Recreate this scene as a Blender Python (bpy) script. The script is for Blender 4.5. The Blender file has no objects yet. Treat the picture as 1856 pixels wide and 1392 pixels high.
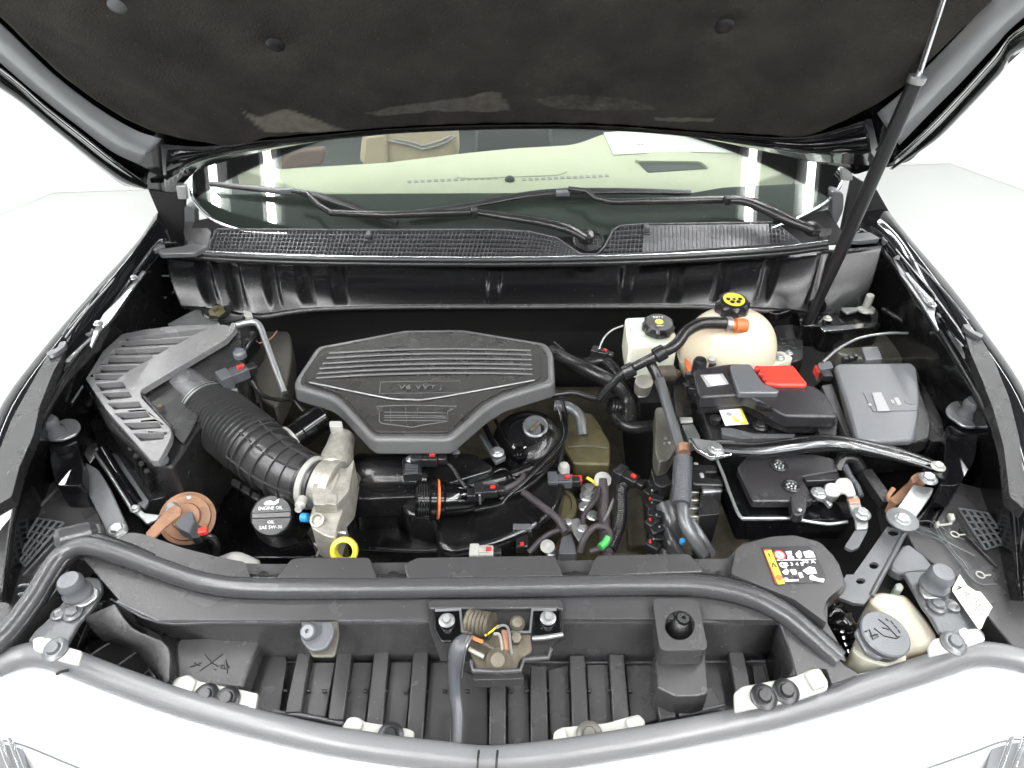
import bpy, bmesh, math, random
from mathutils import Vector, Matrix
from mathutils.geometry import tessellate_polygon
R = math.radians
random.seed(7)
scene = bpy.context.scene
C = scene.collection
# ------------------------------------------------------------------ camera
CAM = Vector((0, 0, 1.8)); PITCH = R(38); FPX = 1237.0
cd = bpy.data.cameras.new('camera'); cam = bpy.data.objects.new('camera', cd); C.objects.link(cam)
cam.location = CAM; cam.rotation_euler = (R(90) - PITCH, 0, 0)
cd.sensor_width = 36; cd.lens = 36 * FPX / 1856; cd.clip_start = .02; cd.clip_end = 200
scene.camera = cam
# ------------------------------------------------------------------ world and exposure
w = bpy.data.worlds.new('World'); scene.world = w; w.use_nodes = True
bg = w.node_tree.nodes['Background']
bg.inputs[0].default_value = (.95, .98, 1, 1); bg.inputs[1].default_value = .25
scene.view_settings.view_transform = 'Standard'; scene.view_settings.look = 'None'
scene.view_settings.exposure = .5; scene.view_settings.gamma = 1
scene.cycles.max_bounces = 8; scene.cycles.transparent_max_bounces = 12
scene.cycles.caustics_reflective = False; scene.cycles.caustics_refractive = False
scene.cycles.sample_clamp_indirect = 6
# ------------------------------------------------------------------ measuring: where a sight line meets a real plane
def ray(px, py):
    a = (px - 928) / FPX; b = -(py - 696) / FPX; s, c = math.sin(PITCH), math.cos(PITCH)
    return Vector((a, c + b * s, -s + b * c))
def W(px, py, z):
    d = ray(px, py); return CAM + d * ((z - CAM.z) / d.z)
def WY(px, py, y):
    d = ray(px, py); return CAM + d * ((y - CAM.y) / d.y)
def WP(px, py, p0, n):
    d = ray(px, py); n = Vector(n); return CAM + d * ((Vector(p0) - CAM).dot(n) / d.dot(n))
# ------------------------------------------------------------------ materials
MATS = {}
def mat(name, col, rough=.5, metal=0, bump=0, bscale=200, var=0, vscale=8, coat=0, spec=.5, emit=None, dirt=None, sss=0, trans=0, rvar=0):
    m = bpy.data.materials.new(name); m.use_nodes = True; nt = m.node_tree; N = nt.nodes; L = nt.links
    b = N['Principled BSDF']
    b.inputs['Base Color'].default_value = (*col, 1); b.inputs['Roughness'].default_value = rough
    b.inputs['Metallic'].default_value = metal; b.inputs['Coat Weight'].default_value = coat; b.inputs['Coat Roughness'].default_value = .05
    b.inputs['Specular IOR Level'].default_value = spec
    if sss:
        b.inputs['Subsurface Weight'].default_value = sss; b.inputs['Subsurface Scale'].default_value = .05
        b.inputs['Subsurface Radius'].default_value = (1, .7, .4)
    if trans: b.inputs['Transmission Weight'].default_value = trans
    tc = N.new('ShaderNodeTexCoord')
    if emit:
        b.inputs['Emission Color'].default_value = (*emit[0], 1); b.inputs['Emission Strength'].default_value = emit[1]
    last = None
    if var:
        n = N.new('ShaderNodeTexNoise'); n.inputs['Scale'].default_value = vscale; n.inputs['Detail'].default_value = 6; n.inputs['Roughness'].default_value = .65
        L.new(tc.outputs['Object'], n.inputs['Vector'])
        r = N.new('ShaderNodeValToRGB'); r.color_ramp.elements[0].position = .3; r.color_ramp.elements[1].position = .7
        lo = [c * (1 - var) for c in col]; hi = [min(1, c * (1 + var)) for c in col]
        r.color_ramp.elements[0].color = (*lo, 1); r.color_ramp.elements[1].color = (*hi, 1)
        L.new(n.outputs['Fac'], r.inputs[0]); last = r.outputs[0]
    if dirt:
        n = N.new('ShaderNodeTexNoise'); n.inputs['Scale'].default_value = dirt[1]; n.inputs['Detail'].default_value = 8; n.inputs['Roughness'].default_value = .75
        L.new(tc.outputs['Object'], n.inputs['Vector'])
        r = N.new('ShaderNodeValToRGB'); r.color_ramp.elements[0].position = dirt[2]; r.color_ramp.elements[1].position = dirt[2] + .3
        r.color_ramp.elements[0].color = (0, 0, 0, 1); r.color_ramp.elements[1].color = (dirt[3],) * 3 + (1,)
        L.new(n.outputs['Fac'], r.inputs[0])
        mx = N.new('ShaderNodeMix'); mx.data_type = 'RGBA'; L.new(r.outputs[0], mx.inputs['Factor'])
        if last: L.new(last, mx.inputs[6])
        else: mx.inputs[6].default_value = (*col, 1)
        mx.inputs[7].default_value = (*dirt[0], 1); last = mx.outputs[2]
    if dirt:   # sparse pale dust specks
        vo = N.new('ShaderNodeTexVoronoi'); vo.inputs['Scale'].default_value = 70; vo.inputs['Randomness'].default_value = 1; L.new(tc.outputs['Object'], vo.inputs['Vector'])
        mr = N.new('ShaderNodeMapRange'); mr.inputs[1].default_value = .03; mr.inputs[2].default_value = .09; mr.inputs[3].default_value = .5; mr.inputs[4].default_value = 0; L.new(vo.outputs['Distance'], mr.inputs[0])
        mx = N.new('ShaderNodeMix'); mx.data_type = 'RGBA'; L.new(mr.outputs[0], mx.inputs['Factor']); L.new(last, mx.inputs[6]); mx.inputs[7].default_value = (.2, .19, .175, 1); last = mx.outputs[2]
    if last: L.new(last, b.inputs['Base Color'])
    if rvar:
        n = N.new('ShaderNodeTexNoise'); n.inputs['Scale'].default_value = 14; n.inputs['Detail'].default_value = 5
        L.new(tc.outputs['Object'], n.inputs['Vector'])
        mr = N.new('ShaderNodeMapRange'); mr.inputs[3].default_value = max(.02, rough - rvar); mr.inputs[4].default_value = rough + rvar
        mr.inputs[1].default_value = .3; mr.inputs[2].default_value = .7
        L.new(n.outputs['Fac'], mr.inputs[0]); L.new(mr.outputs[0], b.inputs['Roughness'])
    if bump:
        n = N.new('ShaderNodeTexNoise'); n.inputs['Scale'].default_value = bscale; n.inputs['Detail'].default_value = 4
        L.new(tc.outputs['Object'], n.inputs['Vector'])
        bp = N.new('ShaderNodeBump'); bp.inputs['Strength'].default_value = bump; bp.inputs['Distance'].default_value = .002
        L.new(n.outputs['Fac'], bp.inputs['Height']); L.new(bp.outputs[0], b.inputs['Normal'])
    MATS[name] = m; return m
DUST = (.12, .115, .105)
mat('plastic', (0.016, 0.016, 0.0165), 0.27, bump=.25, bscale=900, dirt=(DUST, 9, .56, .14), rvar=.1)
mat('plastic_grey', (0.046, 0.045, 0.046), 0.23, bump=.2, bscale=900, dirt=(DUST, 6, .55, .18), rvar=.1)
mat('plastic_lid', (0.024, 0.023, 0.025), 0.23, bump=.2, bscale=900, dirt=(DUST, 8, .55, .15), rvar=.08)
mat('plastic_air', (0.085, 0.085, 0.09), 0.27, bump=.15, bscale=900, dirt=(DUST, 8, .55, .2), rvar=.08)
mat('cover', (0.022, 0.021, 0.0205), 0.27, bump=.35, bscale=1100, dirt=(DUST, 7, .6, .06), rvar=.07)
mat('cover_edge', (0.11, 0.11, 0.112), 0.2, bump=.2, bscale=900)
mat('gloss_black', (0.004, 0.004, 0.0045), 0.1, bump=.02, bscale=20, dirt=(DUST, 11, .62, .12), rvar=.08)
mat('paint', (.005, .005, .006), .07, dirt=(DUST, 5, .6, .06), bump=.03, bscale=8, spec=.4)
mat('paint_dusty', (0.0060, 0.0060, 0.0065), .22, coat=.5, dirt=(DUST, 7, .55, .22), bump=.2, bscale=40, rvar=.1)
mat('rubber', (.015, .015, .0155), .23, bump=.3, bscale=300, dirt=(DUST, 14, .55, .2))
mat('seal', (0.05, 0.05, 0.052), 0.22, bump=.2, bscale=300, dirt=(DUST, 6, .55, .15))
mat('band', (0.15, 0.15, 0.156), 0.24, bump=.1, bscale=500)
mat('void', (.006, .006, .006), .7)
mat('cast', (0.42, 0.405, 0.36), 0.5, metal=.55, bump=.6, bscale=160, var=.25, vscale=30, dirt=((.1, .085, .06), 26, .48, .75))
mat('zinc', (0.42, 0.43, 0.43), 0.34, metal=.75, bump=.3, bscale=120, var=.15, vscale=25, dirt=((.25, .22, .18), 18, .6, .4))
mat('steel_grey', (0.12, 0.125, 0.13), 0.28, metal=.3, bump=.2, bscale=200, dirt=(DUST, 12, .56, .3))
mat('bracket_white', (0.42, 0.42, 0.39), 0.38, metal=.1, bump=.15, bscale=100, dirt=((.2, .19, .17), 16, .6, .35))
mat('chrome', (.93, .94, .95), .12, metal=1)
mat('bright_trim', (.9, .91, .93), .2, metal=.5)
mat('olive', (0.0900, 0.0788, 0.0375), .5, metal=.25, bump=.4, bscale=90, var=.35, vscale=18)
mat('engine_metal', (0.1020, 0.0900, 0.0660), .55, metal=.35, bump=.8, bscale=70, var=.5, vscale=20)
mat('rust', (0.27, 0.145, 0.085), 0.6, metal=.15, bump=.5, bscale=140, var=.35, vscale=30)
mat('copper', (.55, .3, .2), .4, metal=.6, var=.2)
mat('white_plastic', (.76, .78, .66), .35, sss=.4, var=.06)
mat('coolant_plastic', (.76, .68, .53), 0.2, sss=.6, var=.08, vscale=14)
mat('washer_plastic', (0.5280, 0.4960, 0.4000), .4, sss=.4, var=.1)
mat('red', (0.5, 0.03, 0.02), .35); mat('red_lid', (.7, .05, .03), .34, bump=.1)
mat('orange', (0.6, 0.16, 0.05), .4); mat('yellow', (0.7, 0.6, 0.06), .35); mat('green', (0.06, 0.42, 0.09), .4)
mat('blue', (.04, .3, .65), .4); mat('black_print', (.012, .012, .012), .5); mat('white_print', (.85, .85, .85), .5)
mat('grey_print', (.33, .33, .34), .5); mat('paper', (.85, .86, .84), .6, var=.03); mat('paper_dirty', (.62, .61, .54), .6, var=.12, vscale=30)
mat('conn_grey', (0.0700, 0.0735, 0.0805), .4); mat('cap_black', (0.013, 0.013, 0.014), 0.28, bump=.15, bscale=400)
mat('cap_grey', (0.105, 0.11, 0.118), 0.22, bump=.2, bscale=500)
mat('harness', (0.0385, 0.0315, 0.0350), .6, bump=1, bscale=130)
mat('braid', (0.0630, 0.0665, 0.0735), .5, bump=.6, bscale=400)
mat('foil', (0.1190, 0.1155, 0.0980), .45, metal=.3, bump=.5, bscale=60, var=.3)
mat('dash', (.53, .535, .41), 0.6, var=.03); mat('seat', (.55, .46, .33), .6, var=.05); mat('seat_dark', (.2, .13, .11), .6)
mat('cabin_dark', (0.05, 0.055, 0.056), .6)
mat('felt', (0.032, 0.03, 0.0265), .95, bump=1, bscale=260, var=.35, vscale=9, dirt=((.1, .09, .075), 5, .6, .35), spec=.2)
mat('bulk_black', (0.004, 0.004, 0.0045), 0.25, dirt=(DUST, 9, .62, .15))
mat('frame_sheen', (.3, .31, .32), .3, metal=.3)  # white reflections in the black frame paint, put into the base colour
mat('air_lid', (0.17, 0.17, 0.174), 0.24, bump=.12, bscale=900, dirt=((.3, .29, .27), 12, .45, .5), rvar=.08)
mat('satin_black', (0.006, 0.006, 0.0065), 0.17, bump=.1, bscale=500, dirt=(DUST, 12, .5, .15), rvar=.06)
mat('hose_rubber', (.034, .034, .035), .24, bump=.2, bscale=300, dirt=(DUST, 14, .5, .25))
mat('felt_worn', (0.1500, 0.1350, 0.1125), .95, bump=1, bscale=120, var=.5, vscale=40, spec=.2)
mat('wall_white', (0.78, 0.79, 0.78), .7); mat('floor_white', (0.52, 0.53, 0.52), .35, var=.03, vscale=1)
mat('lamp', (.9, .9, .9), .5, emit=((1, 1, 1), 56))
mat('lamp_case', (.8, .8, .8), .5)
def worn_felt():   # felt whose nap is rubbed off where the mesh attribute 'wear' says so
    m = MATS['felt']; nt = m.node_tree; N = nt.nodes; L = nt.links; b = N['Principled BSDF']
    base = b.inputs['Base Color'].links[0].from_socket
    at = N.new('ShaderNodeAttribute'); at.attribute_name = 'wear'; tc = N.new('ShaderNodeTexCoord')
    n = N.new('ShaderNodeTexNoise'); n.inputs['Scale'].default_value = 38; n.inputs['Detail'].default_value = 9; n.inputs['Roughness'].default_value = .7
    L.new(tc.outputs['Object'], n.inputs['Vector'])
    ad = N.new('ShaderNodeMath'); ad.operation = 'ADD'; L.new(at.outputs['Fac'], ad.inputs[0]); L.new(n.outputs['Fac'], ad.inputs[1])
    r = N.new('ShaderNodeMapRange'); r.inputs[1].default_value = .8; r.inputs[2].default_value = 1.6; L.new(ad.outputs[0], r.inputs[0])
    mx = N.new('ShaderNodeMix'); mx.data_type = 'RGBA'; L.new(r.outputs[0], mx.inputs['Factor']); L.new(base, mx.inputs[6]); mx.inputs[7].default_value = (.16, .145, .125, 1)
    L.new(mx.outputs[2], b.inputs['Base Color'])
worn_felt()
def glass():
    m = bpy.data.materials.new('windscreen_glass'); m.use_nodes = True; nt = m.node_tree; N = nt.nodes; L = nt.links
    for n in list(N): N.remove(n)
    o = N.new('ShaderNodeOutputMaterial'); t = N.new('ShaderNodeBsdfTransparent'); t.inputs[0].default_value = (.88, .92, .885, 1)
    g = N.new('ShaderNodeBsdfGlossy'); g.inputs['Roughness'].default_value = .015
    f = N.new('ShaderNodeFresnel'); f.inputs[0].default_value = 1.5; mx = N.new('ShaderNodeMixShader')
    L.new(f.outputs[0], mx.inputs[0]); L.new(t.outputs[0], mx.inputs[1]); L.new(g.outputs[0], mx.inputs[2]); L.new(mx.outputs[0], o.inputs[0])
    MATS['glass'] = m
glass()
# ------------------------------------------------------------------ object plumbing
ORG = {}
def thing(name, label, cat, at, group=None):
    o = bpy.data.objects.new(name, None); C.objects.link(o); o.location = at; o.empty_display_size = .02
    o['label'] = label; o['category'] = cat
    if group: o['group'] = group
    ORG[o.name] = Vector(at); return o
def tag(o, label, cat, group=None):
    o['label'] = label; o['category'] = cat
    if group: o['group'] = group
    return o
def setting(o): o['kind'] = 'structure'; return o
def stuff(o): o['kind'] = 'stuff'; return o
def mk(name, verts, faces, m, parent=None, smooth=True, bev=0, seg=2, sharp=40, sub=0, solid=0):
    verts = [Vector(v) for v in verts]
    if parent is not None: org = ORG[parent.name]
    else:
        org = sum(verts, Vector()) / len(verts); org.z = min(v.z for v in verts)
    me = bpy.data.meshes.new(name); me.from_pydata([v - org for v in verts], [], faces); me.validate()
    bm = bmesh.new(); bm.from_mesh(me); bmesh.ops.recalc_face_normals(bm, faces=bm.faces); bm.to_mesh(me); bm.free()
    if smooth:
        me.shade_smooth(); me.set_sharp_from_angle(angle=R(sharp))
    me.materials.append(MATS[m]); o = bpy.data.objects.new(name, me); C.objects.link(o)
    if parent is not None: o.parent = parent
    else: o.location = org
    ORG[o.name] = org
    if solid:
        s = o.modifiers.new('solid', 'SOLIDIFY'); s.thickness = solid; s.offset = 0
    if bev:
        b = o.modifiers.new('bevel', 'BEVEL'); b.width = bev; b.segments = seg; b.limit_method = 'ANGLE'; b.angle_limit = R(35); b.harden_normals = False
    if sub:
        s = o.modifiers.new('sub', 'SUBSURF'); s.levels = sub; s.render_levels = sub
    return o
def rnd(pts, r=6, n=4):
    """fillet the corners of a traced outline"""
    out = []; k = len(pts)
    for i in range(k):
        p0, p1, p2 = Vector(pts[i - 1][:2]), Vector(pts[i][:2]), Vector(pts[(i + 1) % k][:2])
        a, b = p0 - p1, p2 - p1; rr = min(r, a.length * .45, b.length * .45)
        A, B = p1 + a.normalized() * rr, p1 + b.normalized() * rr
        for j in range(n + 1):
            t = j / n; q = A * (1 - t) ** 2 + p1 * 2 * t * (1 - t) + B * t * t
            out.append((q.x, q.y) + tuple(pts[i][2:]))
    return out
def tops(pts, z):
    return [W(p[0], p[1], p[2] if len(p) > 2 else z) for p in pts]
def prism_w(name, T, h, m, parent=None, bev=.002, taper=0., holes=(), seg=2, dirv=(0, 0, -1)):
    dv = Vector(dirv); loops = [T] + [list(x) for x in holes]; n_all = sum(len(l) for l in loops)
    c = sum(T, Vector()) / len(T); verts = []; faces = []
    flat = [v for l in loops for v in l]
    for v in flat: verts.append(v)
    for v in flat: verts.append(c + (v - c) * (1 + taper) + dv * h)
    if holes:
        tri = tessellate_polygon(loops)
        for t in tri: faces.append(tuple(t)); faces.append(tuple(n_all + i for i in reversed(t)))
    else:
        faces.append(tuple(range(len(T)))); faces.append(tuple(n_all + i for i in reversed(range(len(T)))))
    b = 0
    for l in loops:
        k = len(l)
        for i in range(k):
            j = (i + 1) % k; faces.append((b + i, b + j, n_all + b + j, n_all + b + i))
        b += k
    return mk(name, verts, faces, m, parent, bev=bev, seg=seg)
def prism(name, pts, z, h, m, parent=None, bev=.002, taper=0., holes=(), r=0, seg=2):
    if r: pts = rnd(pts, r)
    return prism_w(name, tops(pts, z), h, m, parent, bev, taper, [tops(x, z) for x in holes], seg)
def smooth_path(P, res=6):
    P = [Vector(p) for p in P]
    if len(P) < 3: return [P[0].lerp(P[-1], i / res) for i in range(res + 1)]
    Q = [P[0] * 2 - P[1]] + P + [P[-1] * 2 - P[-2]]; out = []
    for i in range(1, len(Q) - 2):
        a, b, c, d = Q[i - 1:i + 3]
        for j in range(res):
            t = j / res
            out.append(.5 * ((2 * b) + (c - a) * t + (2 * a - 5 * b + 4 * c - d) * t * t + (3 * b - a - 3 * c + d) * t ** 3))
    out.append(P[-1]); return out
def tube_w(name, P, r, m, parent=None, n=12, res=6, corr=None, flat=1., cap=True, sm=True):
    path = smooth_path(P, res) if sm else [Vector(p) for p in P]
    if corr:  # resample evenly for ribs
        amp, period, sub = corr
        L = [0.]
        for a, b in zip(path, path[1:]): L.append(L[-1] + (b - a).length)
        N_ = max(8, int(L[-1] / period * sub)); new = []; k = 0
        for i in range(N_ + 1):
            s = L[-1] * i / N_
            while k < len(L) - 2 and L[k + 1] < s: k += 1
            t = (s - L[k]) / max(1e-9, L[k + 1] - L[k]); new.append(path[k].lerp(path[k + 1], min(1, max(0, t))))
        path = new
    K = len(path); rr = r if isinstance(r, (list, tuple)) else [r, r]
    def rad(t):
        x = t * (len(rr) - 1); i = min(int(x), len(rr) - 2); f = x - i; return rr[i] * (1 - f) + rr[i + 1] * f
    verts = []; faces = []; up = Vector((0, 0, 1)); prev = None
    for i, p in enumerate(path):
        tg = (path[min(i + 1, K - 1)] - path[max(i - 1, 0)]).normalized()
        if prev is None:
            s = tg.cross(up); s = s.normalized() if s.length > .05 else tg.cross(Vector((0, 1, 0))).normalized()
        else: s = (prev - tg * prev.dot(tg)).normalized()
        prev = s; u = s.cross(tg); ra = rad(i / (K - 1))
        if corr: ra += corr[0] * (1 if (i % corr[2]) in (0, 1)[:max(1, corr[2] // 3)] else 0)
        for j in range(n):
            a = 2 * math.pi * j / n; verts.append(p + s * math.cos(a) * ra + u * math.sin(a) * ra * flat)
    for i in range(K - 1):
        for j in range(n):
            faces.append((i * n + j, i * n + (j + 1) % n, (i + 1) * n + (j + 1) % n, (i + 1) * n + j))
    if cap: faces.append(tuple(range(n))); faces.append(tuple((K - 1) * n + j for j in reversed(range(n))))
    return mk(name, verts, faces, m, parent, sharp=50)
def tube(name, pts, r, m, parent=None, **k): return tube_w(name, [W(*p) for p in pts], r, m, parent, **k)
def frame_of(axis):
    a = Vector(axis).normalized(); s = a.cross(Vector((0, 1, 0)))
    s = s.normalized() if s.length > .05 else Vector((1, 0, 0)); return s, a.cross(s).normalized() * -1, a
def lathe(name, c, axis, prof, m, parent=None, n=24, wob=None, bev=0, sharp=35):
    s, u, a = frame_of(axis); c = Vector(c); verts = []; faces = []
    for (r, h) in prof:
        for j in range(n):
            an = 2 * math.pi * j / n; q = r * (1 + (wob[0] * (1 if math.cos(an * wob[1]) > 0 else -1) if wob and r > wob[2] else 0))
            verts.append(c + a * h + (s * math.cos(an) + u * math.sin(an)) * q)
    K = len(prof)
    for i in range(K - 1):
        for j in range(n): faces.append((i * n + j, i * n + (j + 1) % n, (i + 1) * n + (j + 1) % n, (i + 1) * n + j))
    faces.append(tuple(range(n))); faces.append(tuple((K - 1) * n + j for j in range(n)))
    return mk(name, verts, faces, m, parent, bev=bev, sharp=sharp)
UP = (0, 0, 1)
def bolt(c, r, m='zinc', parent=None, axis=UP, name='bolt', h=None):
    """flanged hexagon bolt"""
    s, u, a = frame_of(axis); c = Vector(c); h = h or r * .9; verts = []; faces = []
    def ring(rad, hh, n, off=0.): 
        b = len(verts)
        for j in range(n):
            an = 2 * math.pi * j / n + off; verts.append(c + a * hh + (s * math.cos(an) + u * math.sin(an)) * rad)
        return b
    def skin(b0, b1, n):
        for j in range(n): faces.append((b0 + j, b0 + (j + 1) % n, b1 + (j + 1) % n, b1 + j))
    b0 = ring(r * 1.5, 0, 18); b1 = ring(r * 1.5, r * .15, 18); b2 = ring(r * 1.15, r * .4, 18); skin(b0, b1, 18); skin(b1, b2, 18); faces.append(tuple(range(b2, b2 + 18)))
    b3 = ring(r, r * .3, 6); b4 = ring(r, h * .85, 6); b5 = ring(r * .86, h, 6); skin(b3, b4, 6); skin(b4, b5, 6); faces.append(tuple(range(b5, b5 + 6)))
    return mk(name, verts, faces, m, parent, sharp=30)
def box(name, c, size, m, parent=None, rz=0, rx=0, ry=0, bev=.002):
    c = W(*c) if not isinstance(c, Vector) else c; M = Matrix.Rotation(R(rz), 3, 'Z') @ Matrix.Rotation(R(ry), 3, 'Y') @ Matrix.Rotation(R(rx), 3, 'X')
    v = [c + M @ Vector((x * size[0] / 2, y * size[1] / 2, zz * size[2] / 2)) for zz in (-1, 1) for y in (-1, 1) for x in (-1, 1)]
    f = [(0, 1, 3, 2), (4, 6, 7, 5), (0, 4, 5, 1), (2, 3, 7, 6), (0, 2, 6, 4), (1, 5, 7, 3)]
    return mk(name, v, f, m, parent, bev=bev)
def bar(name, a, b, wd, h, m, parent=None, bev=.0015):
    """flat bar whose top runs from a to b (px,py,z)"""
    A, B = (W(*a) if not isinstance(a, Vector) else a), (W(*b) if not isinstance(b, Vector) else b)
    d = (B - A).normalized(); s = d.cross(Vector(UP)).normalized() * wd / 2; u = s.cross(d).normalized()
    T = [A + s, B + s, B - s, A - s]; dn = u * (1 if u.z < 0 else -1)
    return prism_w(name, T, h, m, parent, bev, dirv=dn)
def loft(name, rows, m, parent=None, res=4, thick=.003, world=False, cross=3):
    """sheet through rows of measured points, smoothed both ways"""
    R_ = []
    for row in rows:
        P = row if world else [W(*p) for p in row]; R_.append(smooth_path(P, res) if res > 1 else P)
    k = len(R_[0]); cols = [smooth_path([r[i] for r in R_], cross) if cross > 1 else [r[i] for r in R_] for i in range(k)]
    nr = len(cols[0]); verts = [cols[i][j] for j in range(nr) for i in range(k)]
    faces = [(j * k + i, j * k + i + 1, (j + 1) * k + i + 1, (j + 1) * k + i) for j in range(nr - 1) for i in range(k - 1)]
    return mk(name, verts, faces, m, parent, solid=thick, sharp=50)
def text(s, c, size, m, parent, xdir=(1, 0, 0), ydir=(0, 1, 0), name='lettering', ext=.0004, squash=1.):
    cu = bpy.data.curves.new(name, 'FONT'); cu.body = s; cu.size = size; cu.extrude = ext; cu.align_x = 'CENTER'; cu.align_y = 'CENTER'; cu.resolution_u = 2
    o = bpy.data.objects.new('tmp', cu); C.objects.link(o); dg = bpy.context.evaluated_depsgraph_get()
    me = bpy.data.meshes.new_from_object(o.evaluated_get(dg)); bpy.data.objects.remove(o)
    c = W(*c) if not isinstance(c, Vector) else c
    X = Vector(xdir).normalized(); Y = Vector(ydir).normalized(); Z = X.cross(Y).normalized(); Y = Z.cross(X)
    org = ORG[parent.name]
    for v in me.vertices: v.co = c + X * v.co.x * squash + Y * v.co.y + Z * v.co.z - org
    me.materials.clear(); me.materials.append(MATS[m]); q = bpy.data.objects.new(name, me); C.objects.link(q); q.parent = parent; ORG[q.name] = org; return q
def dupe(o, delta, label=None):
    c = o.copy(); C.objects.link(c); c.location = o.location + Vector(delta); ORG[c.name] = ORG[o.name] + Vector(delta)
    if label: c['label'] = label
    for ch in o.children:
        d = ch.copy(); C.objects.link(d); d.parent = c
        for g in ch.children:
            e = g.copy(); C.objects.link(e); e.parent = d
    return c
def S(x0, y0, k):
    """reading off an enlarged crop: origin and enlargement"""
    return lambda *p: [(x0 + a / k, y0 + b / k) for a, b in p]
# ================================================================== the room
def quad(name, P, m): return setting(mk(name, P, [tuple(range(len(P)))], m, smooth=False))
quad('floor', [(-9, -7, 0), (9, -7, 0), (9, 9, 0), (-9, 9, 0)], 'floor_white')
lc, rc = W(95, 350, 0), W(1723, 297, 0)
lw = lc + (W(0, 390, 0) - lc).normalized() * 7; rw_ = rc + (W(1781, 318, 0) - rc).normalized() * 9
def wall(a, b): setting(mk('wall', [a, b, b + Vector((0, 0, 3.4)), a + Vector((0, 0, 3.4)), a + (b - a).normalized().cross(Vector(UP)) * -.1, b + (b - a).normalized().cross(Vector(UP)) * -.1, b + Vector((0, 0, 3.4)) + (b - a).normalized().cross(Vector(UP)) * -.1, a + Vector((0, 0, 3.4)) + (b - a).normalized().cross(Vector(UP)) * -.1],
    [(0, 1, 2, 3), (4, 5, 6, 7), (0, 1, 5, 4), (2, 3, 7, 6), (0, 3, 7, 4), (1, 2, 6, 5)], 'wall_white', smooth=False))
up3 = lambda v: Vector((v.x, v.y, .002))
wall(up3(lw), up3(lc)); wall(up3(lc), up3(rc)); wall(up3(rc), up3(rw_))
for x in (-2.7, -1.56, -1.27, 1.25, 1.56, 2.7):
    side = 'left' if x < 0 else 'right'; near = 'outermost' if abs(x) > 2 else ('second from the middle' if abs(x) > 1.5 else 'nearest the middle')
    t = thing('ceiling_light', f'long white tube light hanging over the {side} side of the car, {near}', 'ceiling light', (x, 1, 3.1), 'tube lights on the ceiling')
    mk('light_case', [(x + a * .05, y, z) for z in (3.1, 3.15) for y in (-2.6, 4.4) for a in (-1, 1)], [(0, 1, 3, 2), (4, 5, 7, 6), (0, 1, 5, 4), (2, 3, 7, 6), (0, 2, 6, 4), (1, 3, 7, 5)], 'lamp_case', t)
    mk('lamp_tube', [(x + a * .016, y, z) for z in (3.075, 3.099) for y in (-2.58, 4.38) for a in (-1, 1)], [(0, 1, 3, 2), (4, 5, 7, 6), (0, 1, 5, 4), (2, 3, 7, 6), (0, 2, 6, 4), (1, 3, 7, 5)], 'lamp', t)
for y, lab in ((-.7, 'nearest in front of the car'), (-1.9, 'farther in front of the car')):
    t = thing('ceiling_light', f'long white tube light running crosswise on the ceiling, {lab}', 'ceiling light', (0, y, 3.1), 'tube lights on the ceiling')
    mk('light_case', [(x, y + a * .05, z) for z in (3.1, 3.15) for x in (-2.2, 2.2) for a in (-1, 1)], [(0, 1, 3, 2), (4, 5, 7, 6), (0, 1, 5, 4), (2, 3, 7, 6), (0, 2, 6, 4), (1, 3, 7, 5)], 'lamp_case', t)
    mk('lamp_tube', [(x, y + a * .018, z) for z in (3.075, 3.099) for x in (-2.18, 2.18) for a in (-1, 1)], [(0, 1, 3, 2), (4, 5, 7, 6), (0, 1, 5, 4), (2, 3, 7, 6), (0, 2, 6, 4), (1, 3, 7, 5)], 'lamp', t)
# ================================================================== hood
H0 = Vector((0, 1.65, 1.13)); HS = R(50); HN = Vector((0, math.sin(HS), math.cos(HS)))   # plane rises towards the camera
def H(px, py, d=0):  # d: how far beneath the hood plane (towards the bay)
    return WP(px, py, H0 - HN * d, HN)
hood = thing('hood', 'black car hood propped wide open over the engine bay, felt lined underneath', 'hood', (0, 1.65, 1.13))
outer = [(272, 344), (225, 338), (190, 312), (120, 248), (0, 155), (-120, 60), (-300, -120), (-300, -420), (2150, -420), (2150, -150), (1856, 90), (1800, 142), (1740, 200), (1680, 262), (1650, 292), (1610, 304), (1590, 304), (1548, 318), (1530, 303), (1450, 290), (1360, 266), (1240, 246), (1080, 234), (920, 233), (740, 240), (600, 254), (500, 270), (430, 287), (360, 306), (335, 330), (305, 372), (285, 352)]
prism_w('outer_panel', [H(*p) for p in rnd(outer, 8, 2)], .004, 'paint', hood, bev=.001, dirv=HN)
# pressed inner frame (black paint, reflections coloured grey) : a raised rim, a groove, a flange coloured as highlight
def ribbon(name, A, B, da, db, m, parent, thick=.002, mid=None):
    a = smooth_path([H(*p, da) for p in A], 6); b = smooth_path([H(*p, db) for p in B], 6); n = min(len(a), len(b)); v = []; f = []
    rows = [a, b] if mid is None else [a, [(x + y) / 2 - HN * mid for x, y in zip(a, b)], b]
    for r in rows: v += r[:n]
    for k in range(len(rows) - 1):
        for i in range(n - 1): f.append((k * n + i, k * n + i + 1, (k + 1) * n + i + 1, (k + 1) * n + i))
    return mk(name, v, f, m, parent, solid=thick)
LA = [(-220, -160), (0, 42), (100, 137), (180, 198), (245, 236), (292, 252)]
LB = [(-260, -120), (0, 112), (80, 180), (150, 234), (205, 275), (250, 296)]
ribbon('inner_frame', LA, LB, .016, .012, 'frame_sheen', hood, mid=.004)
RA = [(2000, -200), (1856, -40), (1790, 8), (1720, 80), (1640, 162), (1590, 205)]
RB = [(2060, -120), (1856, 30), (1800, 86), (1740, 150), (1680, 210), (1630, 262)]
ribbon('inner_frame', RA, RB, .016, .012, 'frame_sheen', hood, mid=.004)
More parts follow.
